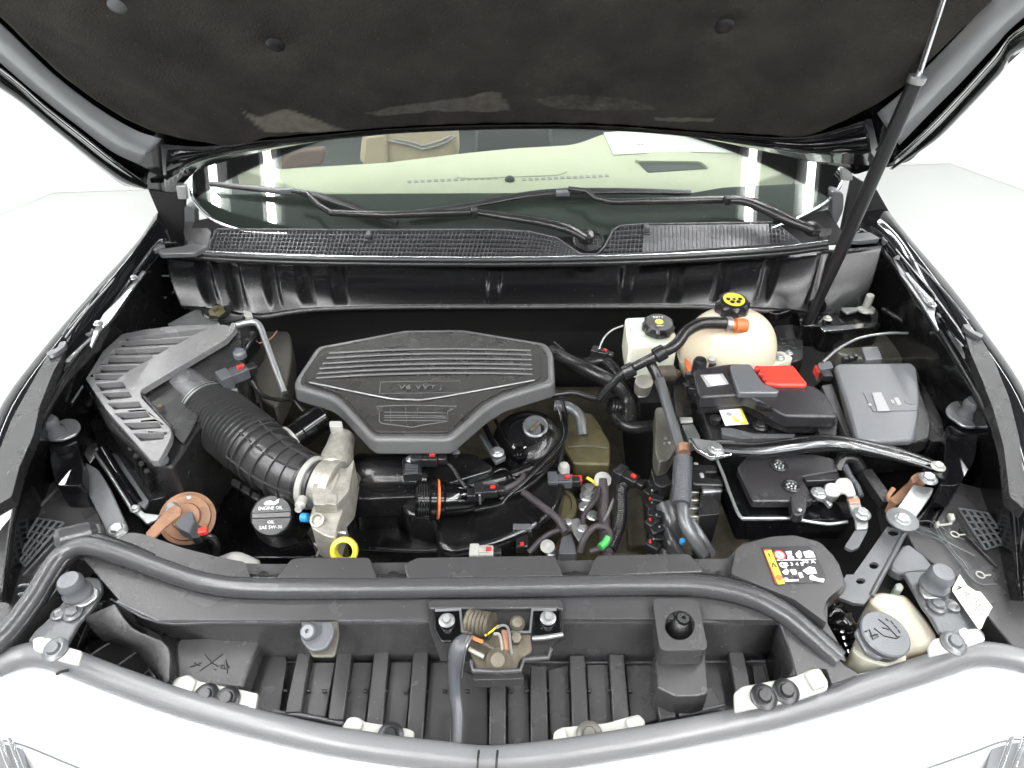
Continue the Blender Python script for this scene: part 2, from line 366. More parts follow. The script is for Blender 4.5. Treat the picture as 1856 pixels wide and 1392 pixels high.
ribbon('flange', [(-260, -60), (0, 122), (80, 190), (150, 244), (215, 296), (266, 334)], [(-260, -40), (0, 134), (80, 202), (150, 258), (210, 306), (264, 342)], .014, .004, 'chrome', hood)  # white highlight line at the hood edge, given as a chrome strip
ribbon('flange', [(2060, -60), (1856, 46), (1800, 104), (1740, 170), (1680, 232), (1620, 288)], [(2080, -40), (1856, 58), (1806, 114), (1746, 180), (1688, 240), (1622, 298)], .014, .004, 'chrome', hood)  # same chrome highlight strip on the right edge
ribbon('hem', [(-260, -20), (0, 140), (100, 220), (180, 284), (228, 316), (268, 336)], [(-290, 0), (-6, 158), (98, 236), (176, 300), (222, 334), (262, 342)], .02, .006, 'paint', hood, mid=.006)
ribbon('hem', [(2080, 20), (1856, 64), (1806, 122), (1746, 186), (1690, 246), (1620, 300)], [(2090, 40), (1862, 88), (1812, 136), (1752, 200), (1690, 258), (1612, 306)], .02, .006, 'paint', hood, mid=.006)
ribbon('rear_rim', [(292, 262), (360, 266), (440, 258), (600, 243), (750, 231), (920, 226), (1080, 227), (1240, 238), (1400, 248), (1480, 244), (1580, 215)],
       [(300, 350), (350, 306), (430, 283), (600, 252), (740, 239), (920, 232), (1080, 233), (1240, 245), (1400, 276), (1480, 292), (1600, 300)], .018, .004, 'paint', hood, mid=.006)
# felt liner, gently quilted
fel = [(-160, -110), (0, 28), (100, 123), (180, 184), (250, 224), (310, 245), (370, 254), (440, 250), (600, 237), (750, 226), (920, 221), (1080, 222), (1200, 229), (1300, 237), (1400, 240), (1480, 230), (1560, 200), (1630, 158), (1700, 88), (1790, -4), (1920, -130)]
WORN = [([(434, 192), (450, 205), (470, 212), (500, 200), (530, 198), (560, 210), (600, 225), (632, 238), (560, 240), (480, 240), (462, 226), (440, 206)], 1.),
        ([(655, 206), (700, 195), (760, 186), (810, 180), (860, 172), (890, 164), (912, 166), (920, 186), (932, 202), (880, 204), (780, 202), (690, 212)], .62),
        ([(950, 178), (1040, 170), (1110, 174), (1170, 184), (1200, 200), (1100, 202), (1000, 198)], .42), ([(1182, 212), (1300, 214), (1290, 222), (1186, 220)], .7)]
def inside(x, y, P):
    r = False
    for i in range(len(P)):
        (x1, y1), (x2, y2) = P[i - 1], P[i]
        if (y1 > y) != (y2 > y) and x < (x2 - x1) * (y - y1) / (y2 - y1) + x1: r = not r
    return r
def felt():
    bot = smooth_path([H(*p, .022) for p in fel], 14); n = len(bot); v = []; f = []; rows = 110
    topl = [H(-160 + (1920 + 160) * i / (n - 1), -420 + 0, .022) for i in range(n)]; wear = []
    # outlines of the worn spots, measured once on the hood plane
    Xax = Vector((1, 0, 0)); Yax = HN.cross(Xax); flat = lambda p: (p.dot(Xax), (p - H0).dot(Yax))
    W_ = [([flat(H(*p, .036)) for p in P], s) for P, s in WORN]
    for j in range(rows + 1):
        t = (j / rows) ** 1.6
        for i in range(n):
            p = bot[i].lerp(topl[i], t); d = (p - bot[i]).length; e = min(1, d / .02, i / 8, (n - 1 - i) / 8)
            u, q = flat(p)
            cr = .012 * math.exp(-((abs(u) - .50 - .3 * abs(q)) / .05) ** 2) - .006 * math.exp(-((abs(u) - .64 - .3 * abs(q)) / .04) ** 2) - .012 * math.exp(-((abs(q) - .17 + .08 * (u / .6) ** 2) / .05) ** 2)
            for (cu, cq) in CLIPS: cr -= .010 * math.exp(-(((u - cu) ** 2 + (q - cq) ** 2) / .022 ** 2))
            v.append(p - HN * (.012 * e + cr * e) + Vector((0, 0, .0012 * math.sin(u * 90) * math.sin(q * 70))))
            wr = 0
            for P, s_ in W_:
                for (ox, oy) in ((0, 0), (.004, 0), (-.004, 0), (0, .003), (0, -.003)):
                    if inside(u + ox, q + oy, P): wr += s_ / 5
            wear.append(wr)
    for j in range(rows):
        for i in range(n - 1): f.append((j * n + i, j * n + i + 1, (j + 1) * n + i + 1, (j + 1) * n + i))
    o = mk('felt_liner', v, f, 'felt', hood, solid=.004)
    at = o.data.attributes.new('wear', 'FLOAT', 'POINT'); at.data.foreach_set('value', wear); return o
_X = Vector((1, 0, 0)); _Y = HN.cross(_X)
CLIPS = [((H(x, y, .03)).dot(_X), (H(x, y, .03) - H0).dot(_Y)) for x, y in ((500, 78), (1312, 44), (212, 8))]
felt()
for (x, y) in ((500, 78), (1312, 44), (212, 8)):
    lathe('liner_clip', H(x, y, .026), -HN, [(.0165, 0), (.0165, .004), (.012, .007), (.004, .008)], 'cap_black' if x != 212 else 'steel_grey', hood)
# ================================================================== hood hinges
for L_, arm, pl, sp_ in ((1, [(268, 344), (312, 352), (336, 340), (334, 452), (250, 440), (286, 386)], [(318, 336), (336, 336), (340, 362), (322, 362)], [(334, 372), (352, 376), (354, 410), (342, 440), (334, 440)]),
                         (0, [(1545, 318), (1590, 345), (1624, 405), (1632, 442), (1520, 442)], [(1524, 304), (1546, 302), (1546, 328), (1526, 328)], [(1508, 344), (1530, 350), (1530, 380), (1516, 410), (1508, 410)])):
    h = prism_w('hinge', [WY(*p, 1.62) for p in arm], .012, 'void', hood, bev=.002, dirv=(0, 1, 0))
    prism_w('hinge_plate', [WY(*p, 1.6) for p in pl], .012, 'zinc', h, bev=.003, dirv=(0, 1, 0))
    prism_w('spring_seat', [WY(*p, 1.6) for p in rnd(sp_, 8)], .03, 'steel_grey', h, bev=.004, dirv=(0, 1, 0))
# ================================================================== windscreen and what shows through it
G0 = Vector((0, 1.55, 1.085)); GS = R(32); GN = Vector((0, -math.sin(GS), math.cos(GS)))
def G(px, py, d=0): return WP(px, py, G0 + GN * d, GN)
ws = thing('windscreen', 'curved car windscreen behind the cowl grille, beige dashboard showing through', 'windscreen', G(928, 420))
gp = [(345, 330), (352, 362), (385, 396), (440, 416), (520, 424), (928, 432), (1350, 424), (1430, 408), (1500, 372), (1528, 338), (1532, 300), (1500, 200), (1300, 130), (928, 100), (560, 130), (380, 230)]
prism_w('glass_pane', [G(*p) for p in rnd(gp, 30, 5)], .005, 'glass', ws, bev=0, dirv=-GN)
tube_w('edge_trim', [G(*p, .002) for p in [(346, 322), (350, 360), (384, 397), (440, 418), (520, 424)]], .004, 'chrome', ws, n=8)
tube_w('edge_trim', [G(*p, .002) for p in [(1400, 414), (1440, 398), (1500, 364), (1528, 322), (1520, 305)]], .004, 'chrome', ws, n=8)
prism_w('black_border', [G(*p, -.006) for p in [(400, 352), (560, 352), (928, 350), (1240, 352), (1310, 340), (1500, 330), (1520, 345), (1500, 375), (1420, 412), (928, 432), (520, 424), (430, 414), (385, 396), (352, 362), (350, 345)]], .002, 'cabin_dark', ws, bev=0, dirv=-GN)
db = thing('dashboard', 'pale beige dashboard top seen through the windscreen', 'dashboard', W(928, 348, 1.06))
dt = [(415, 300), (470, 316), (560, 350), (1260, 352), (1330, 345), (1420, 312), (1455, 296), (1440, 255), (1300, 235), (1110, 236), (1040, 262), (930, 268), (850, 276), (700, 294), (600, 300), (500, 306), (470, 290)]
prism('dash_top', dt, 1.06, .06, 'dash', db, r=20, bev=.01)
for k, (a, b) in enumerate((((742, 329), (898, 322)), ((950, 325), (1100, 318)))):
    for i in range(14):
        x = a[0] + (b[0] - a[0]) * i / 13; y = a[1] + (b[1] - a[1]) * i / 13
        prism('vent_slot', [(x - 4, y - 2), (x + 3, y - 2), (x + 4, y + 2), (x - 3, y + 2)], 1.0615, .001, 'grey_print', db, bev=0)
prism('dash_pad', [(824, 321), (842, 305), (1010, 300), (1032, 310), (1010, 317), (850, 323)], 1.063, .004, 'dash', db, r=8, bev=.002)
lathe('light_sensor', W(924, 327, 1.061), UP, [(.014, 0), (.014, .006), (.009, .011), (.002, .012)], 'cabin_dark', db)
prism('display_opening', [(1155, 293), (1270, 294), (1282, 305), (1174, 312)], 1.0625, .002, 'cabin_dark', db, r=4)
prism('display_hood', [(1150, 288), (1180, 275), (1250, 274), (1282, 290), (1284, 304), (1270, 292), (1158, 291)], 1.07, .01, 'dash', db, r=6, bev=.003)
prism('floor_pan', [(420, 420), (1440, 420), (1440, 100), (420, 100)], .75, .02, 'cabin_dark', db, bev=0)
t = tag(prism('paper_sheet', [(1094, 240), (1240, 236), (1300, 256), (1336, 277), (1230, 274), (1112, 280)], 1.064, .0015, 'paper', bev=0), 'white sheet of paper lying on the dashboard behind the glass', 'paper')
text('A4', (1160, 262, 1.0655), .02, 'grey_print', t)
t = tag(prism('paper_card', [(1460, 290), (1490, 290), (1504, 326), (1474, 330)], 1.10, .0015, 'paper', bev=0), 'small white card behind the windscreen corner on the right', 'card')
def seat(x0, x1, lab, m):
    t = thing('car_seat', lab, 'car seat', WY(x0, 300, 2.75))
    prism_w('backrest', [WY(*p, 2.75) for p in rnd([(x0, 300), (x0 + 4, 255), (x0 + 14, 205), (x1 - 14, 205), (x1 - 2, 255), (x1, 300)], 14)], .16, m, t, bev=.02, dirv=(0, 1, 0))
    return t
t = seat(650, 830, 'beige quilted leather seat behind the left half of the dashboard', 'seat')
tube_w('piping', [WY(*p, 2.735) for p in [(700, 254), (740, 262), (766, 271), (800, 262), (826, 248)]], .004, 'grey_print', t, n=6, sm=False)
tube_w('piping', [WY(*p, 2.735) for p in [(716, 252), (740, 256), (766, 264), (800, 255), (818, 246)]], .004, 'grey_print', t, n=6, sm=False)
prism_w('side_bolster', [WY(*p, 2.72) for p in rnd([(655, 302), (660, 245), (700, 240), (703, 302)], 10)], .1, 'seat', t, bev=.02, dirv=(0, 1, 0))
t = seat(1230, 1400, 'beige leather seat behind the right half of the dashboard', 'seat')
prism_w('side_bolster', [WY(*p, 2.72) for p in rnd([(1232, 302), (1236, 225), (1262, 222), (1266, 302)], 10)], .1, 'seat', t, bev=.02, dirv=(0, 1, 0))
t = tag(prism_w('door_trim_panel', [WY(*p, 2.6) for p in rnd([(505, 308), (512, 286), (545, 272), (590, 268), (584, 300)], 10)], .03, 'seat_dark', bev=.01, dirv=(0, 1, 0)), 'dark brown door trim seen through the left of the windscreen', 'door trim')
t = tag(prism_w('rear_bulkhead', [WY(*p, 3.3) for p in [(420, 380), (1440, 380), (1440, 120), (420, 120)]], .03, 'cabin_dark', bev=0, dirv=(0, 1, 0)), 'dark cabin rear seen between the seats through the glass', 'cabin')
t = tag(prism_w('console_box', [WY(*p, 2.5) for p in rnd([(858, 296), (862, 230), (1000, 228), (1002, 296)], 8)], .2, 'cap_grey', bev=.02, dirv=(0, 1, 0)), 'grey centre console seen between the beige seats', 'console')
# ================================================================== cowl: panel, mesh grilles, lip
YC = 1.50
cp = thing('cowl', 'black plastic cowl panel with mesh grilles below the windscreen', 'cowl panel', W(928, 460, 1.07))
def CW(px, py, d=0):   # sloping cowl plane
    n = Vector((0, -math.sin(R(18)), math.cos(R(18)))); return WP(px, py, Vector((0, 1.47, 1.06)) + n * d, n)
cn = Vector((0, -math.sin(R(18)), math.cos(R(18))))
prism_w('tray', [CW(*p, -.022) for p in [(330, 450), (352, 400), (392, 392), (928, 408), (1430, 392), (1500, 380), (1540, 440), (928, 470)]], .006, 'void', cp, bev=.001, dirv=-cn)
def mesh_grille(P, holes_w, nrow, slant):
    """lattice between a top and a bottom traced line"""
    v = []; f = []
    def stick(a, b, wd):
        d = (b - a).normalized(); s = d.cross(cn).normalized() * wd / 2; k = len(v)
        for q in (a - s, b - s, b + s, a + s): v.append(q)
        for q in (a - s, b - s, b + s, a + s): v.append(q - cn * .008)
        f.extend([(k, k + 1, k + 2, k + 3), (k, k + 1, k + 5, k + 4), (k + 2, k + 3, k + 7, k + 6)])
    def y_at(line, x):
        for (x0, y0), (x1, y1) in zip(line, line[1:]):
            if x0 <= x <= x1: return y0 + (y1 - y0) * (x - x0) / max(1e-6, x1 - x0)
        return line[0][1] if x < line[0][0] else line[-1][1]
    top, bot = P; x = bot[0][0]
    while x < bot[-1][0]:
        xt = x
        yb, yt = y_at(bot, x), y_at(top, x)
        x2 = x + slant * (yb - yt)
        if top[0][0] <= x2 + 12 and yb - yt > 3: stick(CW(x, yb), CW(x2, y_at(top, x2)), .0013)
        x += holes_w
    for j in range(nrow + 1):
        t = j / nrow; xs = max(bot[0][0] * t + top[0][0] * (1 - t), 0); xe = bot[-1][0] * t + top[-1][0] * (1 - t); n = 24; last = None
        for i in range(n + 1):
            xx = xs + (xe - xs) * i / n; yy = y_at(top, xx) * (1 - t) + y_at(bot, xx) * t; q = CW(xx, yy)
            if last is not None: stick(last, q, .0014)
            last = q
    return stuff(mk('mesh_grille', v, f, 'plastic_air', cp, smooth=False))
mesh_grille(([(397, 416), (600, 418), (900, 417), (960, 422), (1008, 432), (1050, 462)], [(378, 456), (600, 463), (900, 466), (1050, 464)]), 7.4, 6, .28)
mesh_grille(([(1118, 411), (1166, 408)], [(1090, 460), (1166, 458)]), 7.4, 6, .1)
mesh_grille(([(1394, 406), (1412, 408), (1452, 440)], [(1394, 441), (1452, 440)]), 7.4, 4, -.1)
prism_w('grille_panel', [CW(*p, .001) for p in [(1166, 408), (1394, 405), (1396, 443), (1166, 458)]], .006, 'plastic_air', cp, bev=.001, dirv=-cn)
for i in range(32):
    x = 1170 + i * 7.1; tube_w('grille_rib', [CW(x, 409, .002), CW(x + 1, 456 - (x - 1170) * .062, .002)], .0011, 'plastic_air', cp, n=6, res=1)
for x, y in ((668, 424), (1172, 411)):
    box('clip', CW(x, y, .006), (.012, .022, .012), 'steel_grey', cp, bev=.003)
    box('clip_foot', CW(x, y + 12, .001), (.018, .014, .006), 'plastic', cp, bev=.002)
tube_w('grille_rim', [CW(*p, .002) for p in [(1008, 430), (1030, 446), (1052, 460), (1082, 461), (1096, 446), (1112, 416), (1124, 409), (1166, 406), (1400, 403)]], .0022, 'plastic_air', cp, n=8, sm=False)
tube_w('grille_rim', [CW(*p, .002) for p in [(376, 458), (382, 436), (395, 415), (640, 417), (900, 416), (960, 420), (1008, 431)]], .0022, 'plastic_air', cp, n=8, sm=False)
lathe('wiper_well', CW(1066, 442, -.012), cn, [(.03, 0), (.034, .012), (.037, .013), (.037, .008)], 'plastic', cp)
seal_p = [(330, 455), (420, 462), (600, 468), (928, 470), (1200, 464), (1400, 452), (1500, 440)]
t = thing('cowl_seal', 'long black rubber seal lip with a bright edge along the cowl front', 'seal', CW(928, 470))
tube_w('lip', [CW(x, y + 1, .006) for x, y in seal_p], .0042, 'seal', t, n=8)
tube_w('bright_edge', [CW(x, y - 4, .009) for x, y in seal_p], .0016, 'chrome', t, n=8)
tube_w('skirt', [CW(x, y + 9, -.002) for x, y in seal_p], .0065, 'rubber', t, n=8)
# corner pieces of the cowl
for lab, PP in (('left', [[(252, 436), (262, 428), (300, 444), (282, 452), (256, 450)], [(284, 452), (330, 446), (346, 440), (378, 446), (352, 458), (290, 460)], [(340, 384), (352, 392), (384, 420), (376, 450), (340, 442), (332, 420)]]),
                ('right', [[(1598, 430), (1620, 412), (1640, 424), (1634, 434), (1606, 438)], [(1540, 424), (1576, 420), (1596, 432), (1560, 436), (1530, 434)], [(1480, 378), (1504, 350), (1508, 424), (1486, 430)]])):
    t = thing('cowl_end_piece', f'scuffed grey end piece closing the {lab} end of the cowl', 'trim piece', W(PP[0][0][0], 450, 1.06), 'cowl end pieces')
    for k, p in enumerate(PP): prism(('end_cap', 'flap', 'pillar_trim')[k], p, 1.075 - .004 * k, .012, ('steel_grey', 'steel_grey', 'plastic_grey')[k], t, r=4, bev=.002)
# ================================================================== wipers
def wiper(lab, arm, blade, pivot, knee, s=1.):
    t = thing('wiper', lab, 'windscreen wiper', CW(*pivot))
    tube_w('arm', [CW(x, y, d) for x, y, d in arm], [q * s for q in (.012, .0145, .0135, .010)], 'rubber', t, n=14, flat=.7)
    tube_w('blade', [G(x, y, .018) for x, y in blade], [.006, .011, .011, .007], 'cap_black', t, n=8, flat=.7)
    tube_w('rubber_edge', [G(x, y + 4, .010) for x, y in blade], .003, 'rubber', t, n=6)
    box('knuckle', G(*knee, .024), (.035, .014, .014), 'cap_grey', t, bev=.003)
    lathe('pivot_cap', CW(*pivot, .012), cn, [(.018, 0), (.020, .008), (.017, .018), (.006, .022)], 'rubber', t)
    return t
t = wiper('black wiper lying left to right, pivot in the middle of the cowl', [(1062, 432, .03), (1030, 415, .04), (980, 402, .045), (910, 391, .05), (862, 384, .055)],
      [(380, 332), (470, 342), (560, 352), (620, 368), (720, 404)], (1062, 434), (520, 346))
tube_w('arm_rod', [CW(862, 384, .055), CW(800, 386, .06), CW(700, 390, .06), CW(600, 386, .06), CW(578, 372, .06), CW(556, 350, .06), CW(530, 346, .06)], [.010, .009, .007, .006], 'rubber', t, n=8, sm=False)
box('arm_joint', CW(860, 385, .062), (.016, .022, .02), 'cap_black', t, bev=.003)
t = wiper('black wiper lying towards the right, pivot at the right end of the cowl', [(1476, 418, .02), (1430, 400, .035), (1390, 380, .045), (1350, 364, .05), (1310, 362, .05)],
      [(740, 386), (850, 372), (980, 350), (1120, 346), (1252, 348)], (1470, 420), (1020, 350), 1.25)
tube_w('arm_rod', [CW(1310, 362, .05), CW(1220, 364, .055), (CW(1110, 366, .055)), CW(1080, 360, .055), CW(1062, 346, .055), CW(1030, 342, .055)], [.010, .009, .007, .006], 'rubber', t, n=8, sm=False)
box('arm_joint', CW(1318, 363, .058), (.014, .02, .02), 'cap_black', t, bev=.003)
# ================================================================== bulkhead under the cowl
YB = 1.40
bh = thing('bulkhead', 'glossy black bulkhead panel with pressed ribs behind the engine', 'bulkhead', WY(928, 560, YB))
tl = [(300, 462), (345, 468), (480, 474), (700, 478), (928, 480), (1200, 476), (1400, 466), (1500, 455), (1600, 446)]
bl = [(330, 560), (380, 562), (440, 572), (480, 574), (560, 562), (700, 557), (928, 556), (1250, 556), (1420, 566), (1480, 576), (1550, 580)]
def at_x(P, x):
    for p, q in zip(P, P[1:]):
        if p.x <= x <= q.x: return p.lerp(q, (x - p.x) / max(1e-9, q.x - p.x))
    return P[0].copy() if x < P[0].x else P[-1].copy()
def bulk():
    rows = 12; a = smooth_path([WY(*p, YB + .075) for p in tl], 8); b = smooth_path([WY(*p, YB - .03) for p in bl], 8); v = []; f = []; K = 460
    grooves = [.05, .09, .142, .19, .238, .46, .65, .72, .785, .85, .925]
    for j in range(rows + 1):
        t = j / rows
        for i in range(K):
            s = i / (K - 1)
            p = at_x(a, a[0].x + (a[-1].x - a[0].x) * s).lerp(at_x(b, b[0].x + (b[-1].x - b[0].x) * s), t)
            g = max(max(0., 1 - ((s - r) / .0125) ** 2) for r in grooves); g = g * g * (3 - 2 * g)
            v.append(p + Vector((0, .015 * g * math.sin(min(1, .12 + t) * math.pi) - .012 * math.sin(t * math.pi), 0)))
    for j in range(rows):
        for i in range(K - 1): f.append((j * K + i, j * K + i + 1, (j + 1) * K + i + 1, (j + 1) * K + i))
    return mk('ribbed_panel', v, f, 'bulk_black', bh, solid=.003)
bulk()
tube_w('lower_lip', [WY(x, y, YB - .03) for x, y in bl[2:-2]], .0055, 'plastic_grey', bh, n=8)
loft('lower_shelf', [[WY(x, y - 14, YB - .002) for x, y in bl[2:-2]], [WY(x, y + 1, YB - .03) for x, y in bl[2:-2]]], 'gloss_black', bh, world=True, cross=1)
for x, y in ((662, 551), (835, 551), (1010, 549), (540, 556)): lathe('rivet', WY(x, y, YB - .018), (0, -1, .3), [(.004, 0), (.004, .003), (.002, .004)], 'zinc', bh, n=10)
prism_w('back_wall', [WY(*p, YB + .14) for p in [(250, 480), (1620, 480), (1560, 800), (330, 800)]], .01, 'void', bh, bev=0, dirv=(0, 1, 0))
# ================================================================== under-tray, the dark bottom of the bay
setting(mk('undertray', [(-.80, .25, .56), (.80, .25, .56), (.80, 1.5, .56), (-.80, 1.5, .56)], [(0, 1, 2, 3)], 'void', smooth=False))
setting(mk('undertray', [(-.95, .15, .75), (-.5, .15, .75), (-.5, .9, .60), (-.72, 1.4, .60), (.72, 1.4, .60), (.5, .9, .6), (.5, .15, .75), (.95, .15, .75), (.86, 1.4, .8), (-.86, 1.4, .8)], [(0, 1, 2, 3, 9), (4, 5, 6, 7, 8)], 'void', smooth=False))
# ================================================================== fenders and inner aprons
def fender(side):
    mir = (lambda L: L) if side == 'left' else None
    t = thing('fender', f'glossy black front fender on the {side} of the engine bay', 'fender', W(60 if side == 'left' else 1790, 700, .95), 'front fenders')
    if side == 'left':
        A = [(300, 412, .96), (272, 460, .94), (118, 652, .91), (26, 772, .88), (-30, 910, .85), (-70, 1160, .80)]
        B = [(284, 386, 1.08), (250, 438, 1.075), (165, 533, 1.06), (83, 628, 1.045), (0, 742, 1.02), (-45, 880, .99), (-80, 1060, .95)]
        Cc = [(300, 410, 1.085), (272, 446, 1.08), (196, 540, 1.07), (114, 640, 1.055), (44, 752, 1.03), (6, 880, 1.), (-20, 1060, .955)]
        D = [(310, 440, 1.07), (288, 456, 1.06), (214, 560, 1.05), (128, 668, 1.035), (62, 790, 1.01), (24, 920, .98), (0, 1090, .93)]
    else:
        A = [(1560, 364, .96), (1614, 444, .94), (1742, 622, .91), (1832, 748, .88), (1888, 890, .85), (1930, 1160, .80)]
        B = [(1578, 340, 1.08), (1639, 421, 1.075), (1715, 510, 1.06), (1779, 594, 1.045), (1860, 716, 1.02), (1905, 860, .99), (1940, 1060, .95)]
        Cc = [(1560, 370, 1.085), (1616, 432, 1.08), (1686, 524, 1.07), (1750, 612, 1.055), (1824, 730, 1.03), (1862, 860, 1.), (1882, 1060, .955)]
        D = [(1552, 400, 1.07), (1600, 446, 1.06), (1664, 540, 1.05), (1732, 636, 1.035), (1802, 770, 1.01), (1836, 900, .98), (1852, 1090, .93)]
        A = [A[0], A[1], tuple((Vector(A[1]) + Vector(A[2])) / 2), A[2], A[3], A[4], A[5]]
    loft('wing', [A, B, Cc, D], 'paint', t, res=5, cross=5)
    # flange and apron falling into the bay
    if side == 'left':
        E = [(330, 450, 1.03), (310, 470, 1.0), (240, 580, .97), (165, 690, .95), (105, 800, .93), (70, 930, .9), (40, 1100, .86)]
        F = [(400, 560, .84), (360, 580, .8), (270, 680, .76), (200, 800, .74), (165, 880, .72), (150, 1000, .72), (120, 1120, .7)]
    else:
        E = [(1536, 440, 1.03), (1560, 460, 1.0), (1630, 560, .97), (1690, 680, .95), (1756, 790, .93), (1790, 920, .9), (1810, 1090, .86)]
        F = [(1450, 560, .84), (1500, 590, .8), (1590, 680, .76), (1650, 790, .74), (1690, 880, .72), (1700, 1000, .72), (1730, 1120, .7)]
    loft('apron', [D, E, F], 'paint_dusty', t, res=5, cross=4)
    return t
fl = fender('left'); fr = fender('right')
# bright flange plates bolted on the apron edge
k = S(0, 400, 2.785)
prism('flange_plate', k((688, 245), (735, 255), (640, 380), (560, 480), (500, 560), (462, 640), (452, 628), (470, 560), (560, 400), (640, 300)), 1.062, .004, 'zinc', fl, bev=.001)
prism('flange_plate', k((640, 350), (668, 348), (560, 500), (520, 540), (508, 520)), 1.066, .003, 'chrome', fl, bev=.001)
tube('drip_channel', [(x, y, 1.078) for x, y in k((605, 262), (520, 360), (430, 460), (330, 590))], .0016, 'zinc', fl, n=6)
tube('drip_channel', [(x, y, 1.078) for x, y in k((570, 270), (480, 370), (390, 470), (315, 580))], .0018, 'steel_grey', fl, n=6)
for a in ((675, 290), (495, 520)): p = k(a)[0]; bolt(W(*p, 1.067), .006, 'zinc', fl)
prism('hinge_reinforcement', k((480, 545), (440, 560), (400, 610), (350, 660), (330, 708), (345, 710), (420, 630), (480, 580)), 1.05, .004, 'zinc', fl, bev=.001)
lathe('grommet', W(*k((445, 570))[0], 1.052), UP, [(.012, 0), (.012, .005), (.007, .006), (.006, .002)], 'steel_grey', fl)
q = S(1600, 400, 2.785)
prism('flange_plate', q((35, 145), (70, 140), (110, 230), (200, 330), (270, 420), (262, 480), (285, 552), (276, 548), (190, 410), (90, 270)), 1.062, .004, 'zinc', fr, bev=.001)
prism('flange_plate', q((110, 258), (160, 268), (262, 392), (250, 440), (215, 410)), 1.066, .003, 'chrome', fr, bev=.001)
tube('drip_channel', [(x, y, 1.078) for x, y in q((130, 180), (230, 270), (330, 380), (430, 500))], .0022, 'steel_grey', fr, n=6)
tube('drip_channel', [(x, y, 1.078) for x, y in q((68, 145), (150, 245), (250, 360), (270, 400))], .0016, 'zinc', fr, n=6)
for a in ((80, 190), (250, 425)): p = q(a)[0]; bolt(W(*p, 1.067), .006, 'zinc', fr)
prism('hinge_reinforcement', q((265, 460), (300, 465), (390, 535), (412, 632), (400, 630), (330, 545), (262, 480)), 1.05, .004, 'zinc', fr, bev=.001)
lathe('grommet', W(*q((300, 485))[0], 1.052), UP, [(.012, 0), (.012, .005), (.007, .006), (.006, .002)], 'steel_grey', fr)
# rubber-like side strips standing inside the fender edge
t = tag(prism('fender_strip', k((298, 610), (338, 604), (340, 640), (270, 760), (200, 940), (170, 1080), (100, 1240), (60, 1392), (-60, 1460), (-20, 1200), (60, 1000), (160, 820), (240, 680)), 1.06, .02, 'plastic', r=5), 'long dark grey plastic strip along the inner edge of the left fender', 'trim strip', 'fender strips')
t = tag(prism('fender_strip', q((400, 520), (445, 516), (500, 600), (560, 700), (640, 900), (690, 1100), (713, 1300), (720, 1460), (640, 1392), (610, 1140), (560, 960), (500, 800), (440, 660)), 1.06, .02, 'plastic', r=5), 'long dark grey plastic strip along the inner edge of the right fender', 'trim strip', 'fender strips')
prism('end_clip', k((232, 668), (250, 655), (290, 640), (300, 612), (336, 606), (330, 632), (290, 662), (240, 680)), 1.068, .01, 'steel_grey', fl, r=4)
prism('end_clip', q((404, 522), (440, 518), (452, 550), (510, 575), (500, 590), (440, 560), (412, 540)), 1.068, .01, 'steel_grey', fr, r=4)

for P in (((1524, 478, .99), (1545, 486, .98), (1562, 508, .95)), ((1568, 516, .93), (1582, 517, .93)), ((1552, 476, 1.0), (1578, 477, 1.0)), ((1740, 640, .98), (1752, 660, .97)), ((1730, 700, .96), (1752, 742, .955))):
    tube('body_seam', P, .0022, 'steel_grey', fr, n=6)
for P in (((352, 500, .99), (330, 508, .97), (312, 532, .95)), ((286, 540, .93), (302, 539, .93)), ((294, 500, 1.0), (320, 499, 1.0)), ((150, 700, .98), (130, 730, .97))):
    tube('body_seam', P, .0022, 'steel_grey', fl, n=6)
# ================================================================== engine block and things deep in the bay
eb = thing('engine_block', 'dusty olive brown engine and gearbox metal deep under the manifold', 'engine', W(960, 900, .55))
def lumpy(name, pts, z, h, m, parent, r=10, bev=.006, taper=.06): return prism(name, pts, z, h, m, parent, r=r, bev=bev, taper=taper, seg=3)
lumpy('block', [(470, 700), (1120, 700), (1160, 1120), (500, 1140)], .60, .16, 'engine_metal', eb)
lumpy('valve_cover', [(600, 900), (1000, 900), (1080, 960), (1130, 1060), (620, 1060)], .70, .1, 'olive', eb)
lumpy('gearbox_case', [(1100, 860), (1320, 880), (1400, 1080), (1120, 1080)], .62, .16, 'engine_metal', eb)
lathe('cam_cover', W(1000, 925, .74), (0, -.2, 1), [(.052, 0), (.05, .02), (.04, .026), (.038, .022), (.005, .024)], 'olive', eb)
tube('casting_rib', [(905, 985, .745), (950, 940, .755), (1000, 905, .75)], .006, 'olive', eb, n=8)
tube('casting_rib', [(1035, 985, .72), (1005, 950, .75), (975, 930, .757)], .005, 'olive', eb, n=8)
for x, y, r in ((1065, 900, .011), (1060, 918, .009), (915, 985, .008), (1075, 935, .009), (1000, 1000, .008), (1068, 888, .012)): bolt(W(x, y, .76), r, 'zinc', eb)
for p in ([(530, 930), (600, 940), (610, 1010), (560, 1020)], [(640, 960), (720, 965), (730, 1020), (650, 1015)], [(1130, 900), (1165, 895), (1175, 985), (1140, 990)], [(1120, 960), (1170, 965), (1160, 1010), (1110, 1005)]):
    lumpy('casting', p, .66 + random.random() * .03, .06, 'engine_metal', eb, r=8)
for i in range(26):
    x = random.uniform(480, 1340); y = random.uniform(880, 1040); zz = random.uniform(.62, .67)
    if random.random() < .5: bolt(W(x, y, zz), random.uniform(.006, .010), 'engine_metal', eb, axis=(random.uniform(-.5, .5), -.5, 1))
    else: lathe('boss', W(x, y, zz - .01), (random.uniform(-.5, .5), -.3, 1), [(.02, 0), (.017, .02), (.010, .024), (.009, .016)], 'engine_metal', eb, n=16)
